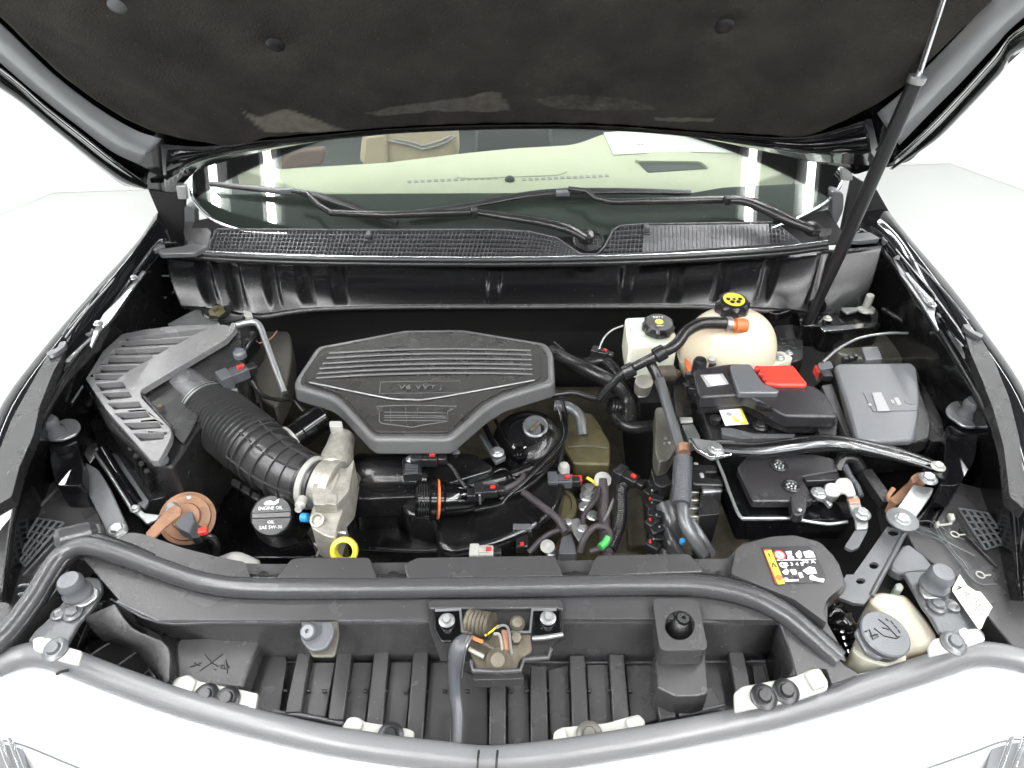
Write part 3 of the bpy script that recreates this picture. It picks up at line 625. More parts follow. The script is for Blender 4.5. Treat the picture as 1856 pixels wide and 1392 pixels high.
# gold-brown heat shield plate right of the manifold
t = tag(prism('heat_shield', [(1020, 778), (1090, 776), (1106, 800), (1106, 842), (1040, 840), (1020, 810)], .80, .05, 'olive', r=6, bev=.004), 'olive metal heat shield box right of the black intake manifold', 'heat shield')
tube('seam', [(1030, 810, .803), (1066, 808, .804), (1100, 812, .803)], .0018, 'foil', t, n=6)
t = tag(prism('backing_shield', [(1028, 752), (1072, 748), (1092, 775), (1094, 790), (1030, 788)], .775, .03, 'olive', r=6), 'bent olive sheet metal tab behind the heat shield box', 'heat shield')
# ================================================================== intake manifold, glossy black
k = S(500, 540, 3.093)
im = thing('intake_manifold', 'glossy black plastic intake manifold under the engine cover', 'intake manifold', W(800, 880, .7))
lumpy('plenum', k((425, 960), (470, 900), (700, 850), (900, 850), (1000, 900), (900, 980), (900, 1230), (720, 1210), (690, 1130), (440, 1130), (420, 1090)), .845, .11, 'satin_black', im, r=12, bev=.014)
lumpy('plenum_lower', k((395, 1160), (720, 1165), (760, 1225), (880, 1225), (920, 1340), (1100, 1310), (1260, 1220), (1330, 1130), (1500, 1160), (1360, 1280), (1200, 1400), (800, 1420), (400, 1400)), .765, .16, 'satin_black', im, r=16, bev=.012)
lumpy('runner_block', [(790, 850), (1018, 790), (1030, 850), (1016, 915), (975, 955), (900, 985), (820, 1002), (790, 990)], .805, .16, 'satin_black', im, r=20, bev=.012)
tube('runner_rib', [(905, 905, .812), (950, 885, .815), (990, 850, .815), (1012, 800, .812)], .006, 'satin_black', im, n=10)
tube('runner_rib', [(800, 878, .83), (850, 880, .835), (910, 870, .83), (960, 850, .825)], .014, 'satin_black', im, n=16)
tube('barrel', [(632, 868, .845), (680, 868, .85), (730, 868, .85), (775, 872, .845)], [.034, .042, .042, .036], 'satin_black', im, n=32)
tube('flange_highlight', [(630, 915, .80), (690, 916, .80), (733, 916, .80), (745, 932, .80), (782, 936, .80)], .0028, 'cap_grey', im, n=6, sm=False)  # whitish edge highlights of the glossy manifold, coloured in as paler beads
tube('flange_highlight', [(798, 972, .785), (850, 962, .785), (900, 940, .785), (925, 920, .785)], .003, 'cap_grey', im, n=6)
lumpy('plenum_top', [(640, 820), (860, 820), (900, 850), (800, 880), (760, 900), (640, 905), (634, 870)], .865, .05, 'satin_black', im, r=14, bev=.012)
# round actuator body with an orange seal ring lying across the plenum
ax = (W(905, 905, .84) - W(760, 905, .86)).normalized()
t = thing('actuator_valve', 'black round actuator with an orange seal ring on the intake manifold', 'actuator', W(790, 900, .85))
a0 = W(752, 905, .855)
lathe('housing', a0, ax, [(.030, 0), (.034, .004), (.034, .024), (.041, .028), (.041, .038), (.036, .040)], 'gloss_black', t)
lathe('seal_ring', a0 + ax * .040, ax, [(.0362, 0), (.0375, .001), (.0375, .004), (.0362, .005)], 'orange', t)
lathe('motor', a0 + ax * .045, ax, [(.034, 0), (.035, .006), (.031, .010), (.029, .052), (.022, .066), (.01, .070)], 'gloss_black', t)
for i in range(5): lathe('rib', a0 + ax * (.006 + i * .0045), ax, [(.0345, 0), (.0352, .0006), (.0352, .0014), (.0345, .002)], 'plastic', t)
box('socket', (862, 897, .885), (.03, .02, .016), 'cap_black', t, bev=.002); box('pin', (870, 905, .89), (.004, .004, .03), 'zinc', t, rx=10, bev=.001)
# oil filler / dipstick style cap on the right dome
t = thing('manifold_dome', 'black domed resonator with a round inset plug right of the engine cover', 'resonator', W(960, 790, .84))
lathe('dome', W(958, 815, .80), (-.1, -.25, 1), [(.078, 0), (.078, .02), (.070, .045), (.05, .062), (.035, .066), (.03, .064)], 'satin_black', t, n=36)
lathe('plug', W(970, 775, .865), (0, -.35, 1), [(.024, -.02), (.026, 0), (.026, .006), (.022, .008), (.018, .004), (.002, .004)], 'steel_grey', t)
box('plug_handle', W(970, 773, .872), (.034, .009, .008), 'engine_metal', t, rx=18, rz=55, bev=.002)
tube('strap_rib', [(878, 770, .865), (890, 795, .86), (906, 822, .85)], .006, 'gloss_black', t, n=8)
tube('strap_rib', [(898, 762, .865), (912, 790, .86), (926, 815, .85)], .004, 'gloss_black', t, n=8)
prism('strap_plate', [(868, 790), (884, 775), (918, 828), (898, 838)], .85, .01, 'steel_grey', t, r=4)
bolt(W(901, 820, .862), .0095, 'zinc', t)
lathe('mount_bush', W(941, 818, .855), (0, -.3, 1), [(.018, -.02), (.018, 0), (.0165, .003), (.011, .001), (.010, -.006), (.005, -.006), (.005, .003), (.001, .003)], 'gloss_black', t)
bolt(W(825, 822, .862), .007, 'zinc', t, h=.012)
lathe('bush', W(825, 832, .85), (0, -.2, 1), [(.015, -.01), (.016, 0), (.012, .006), (.01, .006)], 'rubber', t)
prism('gusset', [(810, 855), (890, 870), (905, 880), (890, 885), (850, 890), (838, 882)], .845, .006, 'steel_grey', t, r=3)
tube('edge_bead', [(890, 858, .85), (915, 850, .85), (935, 868, .85), (975, 858, .85), (1000, 838, .845), (1020, 790, .845), (1018, 760, .845)], .0035, 'gloss_black', t, n=8)
# ================================================================== engine cover
ec = thing('engine_cover', 'dark grey moulded engine cover with ribs, lettering and a crest', 'engine cover', W(770, 700, .93))
TT = [(734, 597), (839, 596), (991, 621), (1003, 638), (1006, 694), (913, 722), (885, 739), (822, 793), (812, 797), (680, 797), (668, 790), (617, 735), (600, 722), (533, 702), (534, 688), (574, 627)]
T1 = rnd(TT, 10, 5)
prism('shell', T1, .955, .038, 'cover_edge', ec, bev=.007, taper=.012, seg=4)
def inset(P, k, c=(770, 690)): return [(c[0] + (x - c[0]) * k, c[1] + (y - c[1]) * k) for x, y in P]
P1 = [(736, 602), (838, 601), (980, 625), (992, 640), (994, 688), (908, 715), (878, 731), (818, 784), (810, 788), (683, 788), (674, 783), (624, 728), (606, 715), (544, 696), (546, 684), (582, 631)]
prism('plateau', rnd(P1, 9, 5), .9575, .004, 'cover', ec, bev=.0014)
P2 = [(738, 606), (836, 605), (970, 628), (980, 642), (982, 684), (903, 710), (872, 727), (815, 779), (808, 783), (686, 783), (678, 779), (630, 724), (610, 710), (556, 692), (558, 682), (592, 634)]
prism('raised_field', rnd(P2, 8, 5), .9605, .004, 'cover', ec, bev=.0012)
for i, (xl, yl, xr, yr) in enumerate(((597, 640, 962, 635), (592, 649, 963, 643), (585, 659, 964, 652), (579, 668, 964, 661), (576, 677, 965, 669), (573, 685, 965, 678))):
    xm = (xl + xr) / 2; ym = (yl + yr) / 2 - 5
    tube('ridge', [(xl, yl, .9612), (xl + 90, (yl + ym) / 2 - 1, .9620), (xm, ym, .9620), (xr - 90, (yr + ym) / 2 - 1, .9620), (xr, yr, .9612)], .0026, 'cover_edge', ec, n=8, flat=.8)
tube('v_ridge', [(561, 693, .9622), (694, 720, .9622), (741, 724, .9622), (791, 721, .9622), (969, 689, .9622)], .0016, 'zinc', ec, n=8)
text('V6 VVT J', (762, 702, .9622), .0175, 'cover_edge', ec, ext=.0012, squash=1.35)
for a, b in (((690, 692), (834, 690)), ((690, 713), (834, 711)), ((690, 692), (688, 713)), ((834, 690), (836, 711))): bar('frame_line', (*a, .9612), (*b, .9612), .0012, .0008, 'cover_edge', ec, bev=0)
k = S(660, 670, 9.28)
cr = k((210, 620), (500, 605), (850, 600), (1560, 615), (1500, 665), (1400, 700), (1395, 870), (1000, 930), (810, 970), (300, 905), (260, 870), (260, 690))
tube('crest_outline', [(x, y, .9607) for x, y in cr + cr[:1]], .0011, 'cover_edge', ec, n=6, sm=False)
for i, y in enumerate((715, 770, 800, 850)): tube('crest_line', [(*k((340, y))[0], .9606), (*k((1370, y + 12))[0], .9606)], .0008, 'cover_edge', ec, n=6, res=1)
for x in (440, 700, 900, 1200): tube('crest_line', [(*k((x, 640))[0], .9606), (*k((x + 10, 890))[0], .9606)], .0006, 'cover_edge', ec, n=6, res=1)
# ================================================================== air filter box
k = S(0, 440, 2.9)
ab = thing('air_filter_box', 'grey slotted air filter box in the left rear corner of the bay', 'air filter box', W(290, 760, .78))
top = k((640, 480), (760, 455), (900, 437), (1050, 430), (1185, 430), (1240, 445), (1190, 505), (745, 770), (738, 790), (745, 815), (895, 975), (902, 1000), (895, 1030), (850, 1120), (830, 1145), (795, 1145), (560, 880), (450, 715), (540, 570))
ups = [k((655, 500), (1090, 448), (1010, 486), (690, 512)), k((632, 518), (1000, 494), (925, 535), (615, 548)), k((598, 560), (900, 545), (830, 586), (572, 590)), k((565, 600), (810, 598), (745, 634), (530, 636)),
       k((525, 645), (735, 640), (665, 680), (500, 684)), k((492, 692), (655, 690), (610, 720), (500, 722))]
lows = [k((500, 738), (645, 728), (663, 765), (535, 778)), k((532, 788), (675, 780), (693, 812), (572, 826)), k((562, 842), (730, 832), (745, 866), (602, 876)), k((602, 896), (770, 886), (790, 916), (645, 930)),
        k((652, 948), (832, 940), (850, 974), (692, 984)), k((702, 1002), (862, 998), (858, 1032), (742, 1042))]
prism('lid', top, .99, .014, 'air_lid', ab, bev=.0015, holes=[list(reversed(s)) for s in ups + lows])
prism('slot_floor', inset(top, .965, (260, 690)), .976, .01, 'plastic_grey', ab, bev=0)
for s in ups + lows:
    (x0, y0), (x3, y3) = s[0], s[3]
    prism('drain_notch', [(x0 + 2, y0 + 1), (x3 + 2, y3 - 1), ((x0 + x3) / 2 + 11, y3 - 2)], .9795, .002, 'black_print', ab, bev=0)
prism('lid_rim', inset(top, 1.0, (260, 690)), .9755, .012, 'plastic_grey', ab, bev=.003)
low = k((430, 700), (640, 470), (1190, 425), (1260, 440), (1270, 700), (1020, 1000), (960, 1100), (900, 1180), (800, 1170), (560, 960))
prism('case', low, .965, .2, 'plastic', ab, bev=.006, taper=-.06, r=8)
prism('case_lower', k((455, 740), (560, 930), (790, 1190), (900, 1200), (1000, 1050), (1090, 1220), (1000, 1300), (700, 1380), (520, 1080), (440, 850)), .86, .18, 'plastic', ab, bev=.006, r=10)
for i in range(12):
    a = Vector(k((470, 760))[0]).lerp(Vector(k((770, 1200))[0]), i / 11)
    tube('case_rib', [(a.x, a.y, .95), (a.x + 8, a.y + 36, .86), (a.x + 14, a.y + 60, .80)], .005, 'plastic', ab, n=6)
prism('second_lid', k((1195, 510), (1240, 450), (1265, 480), (1270, 690), (1200, 760), (1100, 800), (1000, 1000), (960, 1060), (905, 1000), (900, 975), (755, 815), (750, 790)), .972, .03, 'plastic', ab, r=8, bev=.004)
tube('rim_bead', [(*p, .978) for p in k((1200, 505), (1000, 620), (760, 765), (745, 800), (890, 965), (905, 1010), (860, 1120))], .0042, 'plastic_grey', ab, n=8, sm=False)
lathe('screw', W(*k((850, 1150))[0], .975), UP, [(.012, 0), (.012, .004), (.008, .005)], 'steel_grey', ab)
lathe('screw', W(*k((845, 862))[0], .978), UP, [(.005, 0), (.005, .004), (.002, .005)], 'olive', ab, n=10)
# outlet neck of the box, clamp, ribbed intake hose
def PT(px, py, z): return W(px, py, z)
neck = [PT(312, 690, .925), PT(345, 715, .93), PT(378, 742, .93)]
tube_w('outlet_neck', neck, [.050, .050, .051], 'plastic_air', ab, n=32)
hose = thing('intake_hose', 'wide black ribbed intake hose running to the throttle body', 'intake hose', PT(450, 800, .9))
hp = [PT(372, 738, .93), PT(398, 758, .93), PT(440, 792, .925), PT(476, 822, .915), PT(512, 850, .905), PT(548, 868, .90), PT(578, 878, .90)]
path = smooth_path(hp, 8)
def seg(a, b): n = len(path) - 1; return path[int(n * a):int(n * b) + 1]
tube_w('bellows', seg(.06, .42), [.0545, .0555, .0555], 'hose_rubber', hose, n=36, corr=(.0060, .0098, 5), sm=False)
tube_w('hose_body', seg(.40, 1), [.052, .053, .050, .046, .043], 'hose_rubber', hose, n=36, sm=False)
def hoop(name, t, r, wd, m, par, p=None):
    P = p or path; i = int((len(P) - 1) * t); c = P[i]; a = (P[min(i + 1, len(P) - 1)] - P[max(i - 1, 0)]).normalized()
    return lathe(name, c - a * wd / 2, a, [(r - .004, 0), (r, .0004), (r, wd - .0004), (r - .004, wd)], m, par, n=36), c, a
for t_, r_ in ((.46, .060), (.54, .0595), (.62, .058), (.70, .055), (.78, .052)): hoop('hoop_rib', t_, r_, .0035, 'hose_rubber', hose)
def along(name, t0, t1, off, rr, m, par):
    P = seg(t0, t1); v = []
    for i, p in enumerate(P):
        a = (P[min(i + 1, len(P) - 1)] - P[max(i - 1, 0)]).normalized(); s = a.cross(Vector(UP)).normalized(); u = s.cross(a).normalized()
        q = s * math.cos(off) + u * math.sin(off); v.append(p + q * (rr[0] + (rr[1] - rr[0]) * i / (len(P) - 1)))
    return tube_w(name, v, .0022, m, par, n=6, sm=False)
for off in (1.2, 1.9, 2.7, .3): along('long_rib', .42, .9, off, (.0585, .049), 'hose_rubber', hose)
_, c, a = hoop('clamp', .06, .0585, .011, 'zinc', hose); 
box('clamp_screw', W(418, 708, .965), (.03, .012, .012), 'zinc', hose, rz=-20, bev=.003)
_, c, a = hoop('clamp', .955, .0485, .012, 'bracket_white', hose); lathe('clamp_screw', W(549, 905, .915), (0, -1, .2), [(.009, 0), (.009, .018), (.006, .02), (.006, .03)], 'bracket_white', hose, n=14)
hoop('hose_lip', .90, .050, .008, 'rubber', hose)
for i in range(4):
    x, y = (400 + i * 18 + 62 - 40, 880 + i * 12 - 14)
    prism('edge_tab', [(x, y), (x + 15, y + 7), (x + 11, y + 18), (x - 4, y + 10)], .87, .008, 'plastic', hose, bev=.001)
# side spigot with white ring
a = (PT(590, 752, .905) - PT(520, 800, .90)).normalized()
t = thing('breather_pipe', 'black breather pipe with a white ring joining the intake hose', 'pipe', PT(540, 790, .88))
lathe('pipe', PT(520, 802, .90), a, [(.026, -.02), (.026, .03), (.028, .032), (.028, .085), (.024, .09)], 'gloss_black', t)
lathe('white_ring', PT(520, 802, .90) + a * .004, a, [(.0285, 0), (.0295, .001), (.0295, .007), (.0285, .008)], 'bracket_white', t)
lathe('collar', PT(512, 806, .90), a, [(.030, -.03), (.030, -.006), (.027, -.002)], 'rubber', t)
# ================================================================== throttle body (cast aluminium)
tb = thing('throttle_body', 'rough cast aluminium throttle body between the hose and the manifold', 'throttle body', PT(605, 880, .85))
a = (PT(640, 895, .895) - PT(578, 878, .90)).normalized()
lathe('bore_flange', PT(582, 879, .90), a, [(.044, -.006), (.046, 0), (.046, .014), (.051, .016), (.051, .03), (.046, .032)], 'cast', tb, n=30)
k = S(500, 540, 3.093)
lathe('motor_housing', PT(606, 850, .905), (PT(626, 775, .905) - PT(606, 850, .905)), [(.026, -.01), (.031, -.004), (.030, .03), (.026, .055), (.024, .085), (.019, .09), (.004, .091)], 'cast', tb, n=26)
prism('gear_cover', k((250, 950), (400, 955), (440, 900), (410, 1080), (340, 1160), (210, 1160), (205, 1060), (230, 1000)), .935, .07, 'cast', tb, r=6, bev=.006)
prism('lower_casting', k((215, 1150), (380, 1180), (345, 1270), (330, 1345), (280, 1335), (200, 1290), (190, 1220)), .915, .07, 'cast', tb, r=6, bev=.004)
lathe('bolt_hole_boss', W(*k((237, 1250))[0], .916), (0, -.5, 1), [(.012, 0), (.012, .008), (.009, .009), (.007, .003), (.001, .003)], 'cast', tb)
prism('raised_tab', k((270, 1090), (345, 1100), (340, 1160), (265, 1150)), .938, .01, 'cast', tb, r=3)
prism('connector_top', k((300, 690), (370, 690), (375, 725), (300, 722)), .94, .03, 'bracket_white', tb, r=3)
prism('casting_rib', k((340, 975), (355, 985), (320, 1070), (305, 1060)), .94, .012, 'cast', tb)
bolt(W(595, 968, .90), .008, 'zinc', tb); tube('stud', [(612, 965, .90), (628, 966, .90)], .004, 'zinc', tb, n=8)
t = tag(tube('gasket_strip', [(652, 845, .87), (636, 885, .88), (622, 925, .88), (618, 945, .87)], .012, 'foil', None, n=10, flat=.7), 'frayed grey gasket strip between the throttle body and the manifold', 'gasket')
# ================================================================== small connectors
def connector(label, px, py, z, rz, body='conn_grey', s=1., red=(0, .0, .0), group=None, rx=0):
    t = thing('connector', label, 'connector', W(px, py, z), group); M = Matrix.Rotation(R(rz), 3, 'Z'); c0 = W(px, py, z)
    def at(x, y, zz): return c0 + M @ Vector((x * s, y * s, zz * s))
    box('plug_body', at(0, 0, 0), (.03 * s, .022 * s, .018 * s), body, t, rz=rz, rx=rx, bev=.002)
    box('plug_shell', at(-.021, 0, 0), (.018 * s, .028 * s, .023 * s), body, t, rz=rz, rx=rx, bev=.002)
    box('lock_clip', at(.006, 0, .011), (.010 * s, .007 * s, .006 * s), 'red', t, rz=rz, bev=.001)
    box('cable_boot', at(.022, 0, 0), (.016 * s, .016 * s, .014 * s), 'cap_black', t, rz=rz, bev=.003)
    for q in (-.007, .007): box('rib', at(-.005, q, .0098), (.024 * s, .002, .003), body, t, rz=rz, bev=0)
    return t
t = connector('grey connector with a red clip on the air box sensor beside the hose', 432, 678, .985, 40, s=1.25)
lathe('sensor_cap', W(436, 646, .99), UP, [(.013, 0), (.013, .01), (.010, .014), (.002, .015)], 'cap_grey', t)
tag(tube('sensor_cable', [(455, 690, .98), (475, 715, .95), (500, 724, .92), (530, 725, .9), (550, 745, .88)], .0045, 'rubber', None, n=8), 'black cable curling from the air box sensor towards the engine cover', 'cable')
t = connector('black connector with a red clip at the front edge of the engine cover', 778, 832, .905, 0, 'cap_black', 1.1)
prism('sensor_block', [(728, 832), (745, 824), (762, 828), (764, 858), (730, 860)], .90, .02, 'cap_black', t, r=3); bolt(W(744, 832, .903), .006, 'zinc', t)
for i in range(4): box('fin', (746, 842 + i * 5, .905 - i * .001), (.024, .002, .004), 'conn_grey', t, bev=0)
connector('black connector with a red clip on the actuator at the manifold front', 888, 890, .895, 5, 'cap_black', .9)
tag(tube('actuator_cable', [(905, 890, .885), (925, 882, .885), (942, 872, .885), (950, 862, .88)], .0055, 'harness', None, n=8), 'short grey taped cable rising from the actuator connector', 'cable')
tag(tube('sensor_lead', [(800, 835, .895), (818, 845, .892), (832, 868, .888), (846, 885, .885)], .004, 'rubber', None, n=8), 'thin black lead curling below the engine cover front edge', 'cable')
t = connector('dark grey ignition connector with a red clip on a white topped sensor', 1022, 872, .80, 0, 'conn_grey', 1.1)
lathe('sensor_top', W(1022, 850, .815), UP, [(.012, -.01), (.012, .005), (.009, .012), (.002, .014)], 'bracket_white', t)
box('clip_block', (1045, 870, .80), (.022, .016, .014), 'red', t, bev=.002)
tag(tube('yellow_wire', [(1064, 866, .80), (1074, 872, .80), (1084, 880, .80)], .0035, 'yellow', None, n=8), 'yellow taped wire end beside the sensor with the red clip', 'wire')
t = thing('ignition_coil', 'square black ignition coil plug with a red dot near the front shroud', 'ignition coil', W(946, 970, .78))
box('coil_head', (946, 960, .79), (.038, .028, .02), 'cap_black', t, bev=.003); box('coil_lid', (946, 956, .803), (.034, .014, .006), 'cap_grey', t, bev=.001)
box('coil_neck', (946, 985, .785), (.022, .03, .02), 'cap_black', t, bev=.002); box('red_dot', (946, 986, .797), (.008, .008, .003), 'red', t, bev=.001)
t = tag(lathe('white_plug', W(992, 992, .80), (0, -.3, 1), [(.012, 0), (.013, .005), (.008, .008), (.004, .012)], 'bracket_white'), 'small round white plug beside the square black coil', 'plug')
t = thing('sensor_bracket', 'silver bolted bracket with a slate blue plug beside the thick harness', 'bracket', W(1050, 950, .8))
prism('plate', [(1022, 945), (1048, 938), (1060, 950), (1064, 962), (1050, 982), (1036, 960)], .81, .006, 'zinc', t, r=4)
bolt(W(1056, 957, .812), .007, 'zinc', t); bolt(W(1030, 946, .812), .005, 'zinc', t)
prism('plug', [(1018, 972), (1036, 965), (1044, 990), (1046, 1004), (1012, 1004)], .80, .03, 'conn_grey', t, r=5, bev=.003)
# ================================================================== wiring in the middle
def cable(label, pts, r, m='harness', name='cable', group=None, **kw): return tag(tube(name, pts, r, m, None, **kw), label, 'cable' if 'hose' not in name else 'hose', group)
cable('grey loom crossing diagonally from the manifold to the silver bracket', [(948, 892, .83), (975, 912, .83), (1010, 940, .83), (1025, 965, .825)], .007)
cable('grey loom leading from the square coil up to the bracket', [(958, 1002, .79), (985, 975, .80), (1010, 962, .81), (1035, 960, .815)], .0055)
cable('thick braided harness dropping beside the yellow wire', [(1092, 872, .80), (1094, 910, .79), (1096, 950, .785), (1100, 1005, .78), (1104, 1030, .77)], .012, 'harness', corr=(.0008, .005, 4), n=14)
cable('grey branch cable curving left off the thick harness', [(1086, 885, .81), (1080, 905, .81), (1060, 930, .815), (1056, 950, .82)], .0045)
cable('looping grey cable with a green tape below the bracket', [(1050, 1000, .80), (1060, 975, .82), (1078, 955, .825), (1100, 958, .825), (1106, 975, .82), (1096, 990, .81), (1070, 1000, .80)], .006)
tag(tube('green_tape', [(1088, 992, .814), (1097, 984, .816), (1103, 974, .82)], .0072, 'green', None, n=10), 'green tape wrapped on the looping cable in the middle of the bay', 'tape')
cable('black corrugated loom curving left of the battery box', [(1140, 868, .82), (1126, 890, .81), (1125, 930, .80), (1118, 965, .79), (1105, 995, .78)], .012, 'rubber', corr=(.001, .004, 4), n=14)
cable('thin pale lead between the two looms', [(1112, 905, .80), (1104, 925, .80), (1094, 945, .80)], .003, 'zinc')
t = connector('ribbed black connector at the top of the corrugated loom', 1142, 868, .83, -40, 'cap_black', 1.1)
tag(lathe('white_clip_ring', W(1092, 872, .80), (0, -.3, 1), [(.012, 0), (.017, .001), (.017, .008), (.012, .009)], 'bracket_white', n=20), 'white plastic ring clipped round the top of the thick harness', 'ring')
cable('long thin black brake line sweeping round the manifold dome', [(1018, 720, .93), (1026, 760, .91), (1020, 800, .90), (985, 840, .895), (950, 875, .89), (920, 900, .885), (905, 915, .88), (860, 925, .87)], .004, 'gloss_black')
cable('second thin black line running beside the brake line', [(1010, 735, .92), (1018, 765, .90), (1014, 800, .89), (978, 838, .885), (940, 876, .88), (910, 898, .875)], .003, 'gloss_black')
cable('thin grey lead dropping behind the white topped sensor', [(1020, 800, .83), (1016, 830, .82), (1012, 860, .81)], .0045, 'rubber')
# hoses in the upper middle
H_ = lambda lab, pts, r, m='rubber', **kw: tag(tube('coolant_hose', pts, r, m, None, **kw), lab, 'hose')
H_('thick black coolant hose leaving the engine cover towards the lower right', [(1000, 638, .86), (1040, 660, .87), (1080, 678, .87), (1120, 700, .85), (1138, 730, .82), (1140, 770, .80)], .019)
H_('thick black hose arching above the coolant hose', [(1060, 660, .84), (1095, 655, .85), (1125, 685, .84), (1145, 715, .80), (1150, 760, .76)], .016)
H_('black hose sweeping to the tank, joined below the brake reservoir', [(1085, 722, .90), (1105, 700, .93), (1130, 676, .96), (1160, 660, .98), (1190, 645, 1.0), (1225, 625, 1.02), (1245, 600, 1.035), (1275, 586, 1.04), (1322, 586, 1.035)], [.008, .009, .011, .0125, .0135])
H_('black hose running down from the joint to the loom in front of the battery', [(1178, 656, .975), (1195, 690, .95), (1212, 740, .93), (1228, 790, .91)], [.011, .011, .0105])
H_('black bent hose below the heat shield leading right', [(1110, 740, .80), (1125, 765, .80), (1150, 775, .80), (1190, 772, .80)], .015)
H_('silver grey bent pipe between engine cover and heat shield', [(1005, 735, .86), (1030, 738, .86), (1050, 755, .85), (1056, 790, .83)], .012, 'steel_grey')
H_('narrow hose disappearing behind the engine cover on the right', [(1000, 716, .87), (1040, 712, .87), (1080, 722, .86), (1120, 715, .83)], .007)
for i in range(3): tag(tube('hose_line', [(1004, 620 + i * 9, .88), (1036, 648 + i * 4, .875), (1060, 662 + i * 3, .87)], .004, 'rubber', None, n=8), ('uppermost', 'middle', 'lowest')[i] + ' of three thin lines lying on the coolant hose by the engine cover', 'line', 'thin lines on the coolant hose')
hj = thing('hose_clip', 'black clip joining two hoses below the brake fluid reservoir', 'clip', W(1155, 665, .98))
lathe('clip_band', W(1140, 672, .972), (W(1190, 645, 1.0) - W(1160, 660, .98)), [(.0125, -.012), (.015, -.010), (.015, .010), (.0125, .012)], 'cap_black', hj)
lathe('clip_band', W(1196, 641, 1.003), (W(1225, 625, 1.02) - W(1190, 645, 1.0)), [(.0135, -.012), (.016, -.010), (.016, .010), (.0135, .012)], 'cap_black', hj)
tag(lathe('corrugated_hose', W(1105, 735, .82), (.9, .1, -.3), [(.016 + .002 * (i % 2), i * .004) for i in range(16)], 'rubber'), 'short corrugated black hose end above the heat shield', 'hose')
t = tag(lathe('sensor_can', W(1166, 698, .90), (0, -.2, 1), [(.017, -.02), (.019, 0), (.019, .012), (.015, .015), (.002, .016)], 'cast'), 'round silver sensor can under the hose joint', 'sensor')
t = tag(lathe('pump_motor', W(1188, 680, .90), (1, .1, 0), [(.01, 0), (.02, .004), (.02, .04), (.012, .044), (.008, .055)], 'engine_metal'), 'small brown pump body between the two reservoirs', 'pump')
# wiring fan left of the brake fluid reservoir
cable('thin light wire arching to the brake fluid reservoir', [(1086, 632, .95), (1095, 612, .97), (1110, 598, .98), (1130, 590, .99)], .002, 'zinc')
t = connector('small connector with an orange clip beside the thin arching wire', 1092, 640, .94, -20, 'cap_black', .8)
# ================================================================== oil cap, dipstick
t = thing('oil_cap', 'round black oil filler cap with white printed lettering', 'oil cap', W(492, 938, .84))
oa = Vector((.10, -.62, .8)).normalized(); oc = W(492, 934, .87)
lathe('cap', oc - oa * .02, oa, [(.033, 0), (.037, .003), (.037, .018), (.034, .021), (.002, .021)], 'cap_black', t, n=40)
X = Vector((1, .06, 0)); Y = oa.cross(X).normalized()
bc = oc + oa * .0035
prism_w('grip_bar', [bc + X * sx * .035 + Y * sy * .0055 for sx, sy in ((-1, -1), (1, -1), (1, 1), (-1, 1))], .006, 'cap_black', t, dirv=-oa)
text('ENGINE OIL', bc + Y * .0125 - X * .002 - oa * .0015, .0085, 'white_print', t, X, Y, squash=.95)
text('SAE 5W-30', bc - Y * .021 - oa * .0015, .0085, 'white_print', t, X, Y)
text('OIL', bc - Y * .012 - oa * .0015, .008, 'white_print', t, X, Y)
prism_w('oil_can_symbol', [bc - oa * .0015 + X * a + Y * b for a, b in ((-.014, .020), (-.010, .025), (-.002, .026), (.004, .023), (.013, .029), (.012, .022), (.006, .018), (-.010, .018))], .001, 'white_print', t, bev=0, dirv=-oa)
lathe('filler_neck', oc - oa * .09, oa, [(.055, 0), (.045, .02), (.036, .05), (.034, .07)], 'plastic', t)
t = tag(lathe('dipstick_handle', W(625, 997, .89), (0, -.75, .6), [(.014, -.008), (.0155, -.003), (.0225, -.001), (.0235, .004), (.0225, .009), (.0155, .011), (.014, .006)], 'yellow'), 'yellow ring handle of the oil dipstick', 'dipstick')
t.data.polygons  # ring: drop the end caps so that it is open
bm = bmesh.new(); bm.from_mesh(t.data); bmesh.ops.delete(bm, geom=[f for f in bm.faces if len(f.verts) > 4], context='FACES_ONLY')
bm.verts.ensure_lookup_table(); n = 24; K = len(bm.verts) // n
for j in range(n):
    try: bm.faces.new([bm.verts[j], bm.verts[(K - 1) * n + j], bm.verts[(K - 1) * n + (j + 1) % n], bm.verts[(j + 1) % n]])
    except ValueError: pass
bmesh.ops.recalc_face_normals(bm, faces=bm.faces); bm.to_mesh(t.data); bm.free(); t.data.shade_smooth()
tag(lathe('blue_plug', W(548, 938, .88), (1, -.3, .3), [(.008, 0), (.008, .014), (.005, .016)], 'blue', n=14), 'small blue plug beside the oil filler cap', 'plug')
tag(prism('black_tank', [(400, 880), (470, 885), (500, 960), (560, 965), (575, 1010), (400, 1012), (360, 960)], .76, .1, 'gloss_black', r=14, bev=.01), 'glossy black moulding under the oil filler cap', 'moulding')
tag(loft('white_hose_end', [[(395, 1012, .86), (430, 1002, .87), (470, 1018, .86)], [(395, 1030, .86), (430, 1022, .87), (474, 1032, .86)]], 'bracket_white', None, thick=.006), 'white plastic edge peeking over the shroud left of the dipstick', 'tank edge')
cable('fine gold wire loop left of the dipstick', [(570, 985, .84), (578, 995, .84), (574, 1008, .83)], .002, 'zinc')
t = connector('small white tipped connector lying behind the shroud', 880, 1002, .86, 0, 'bracket_white', .9)
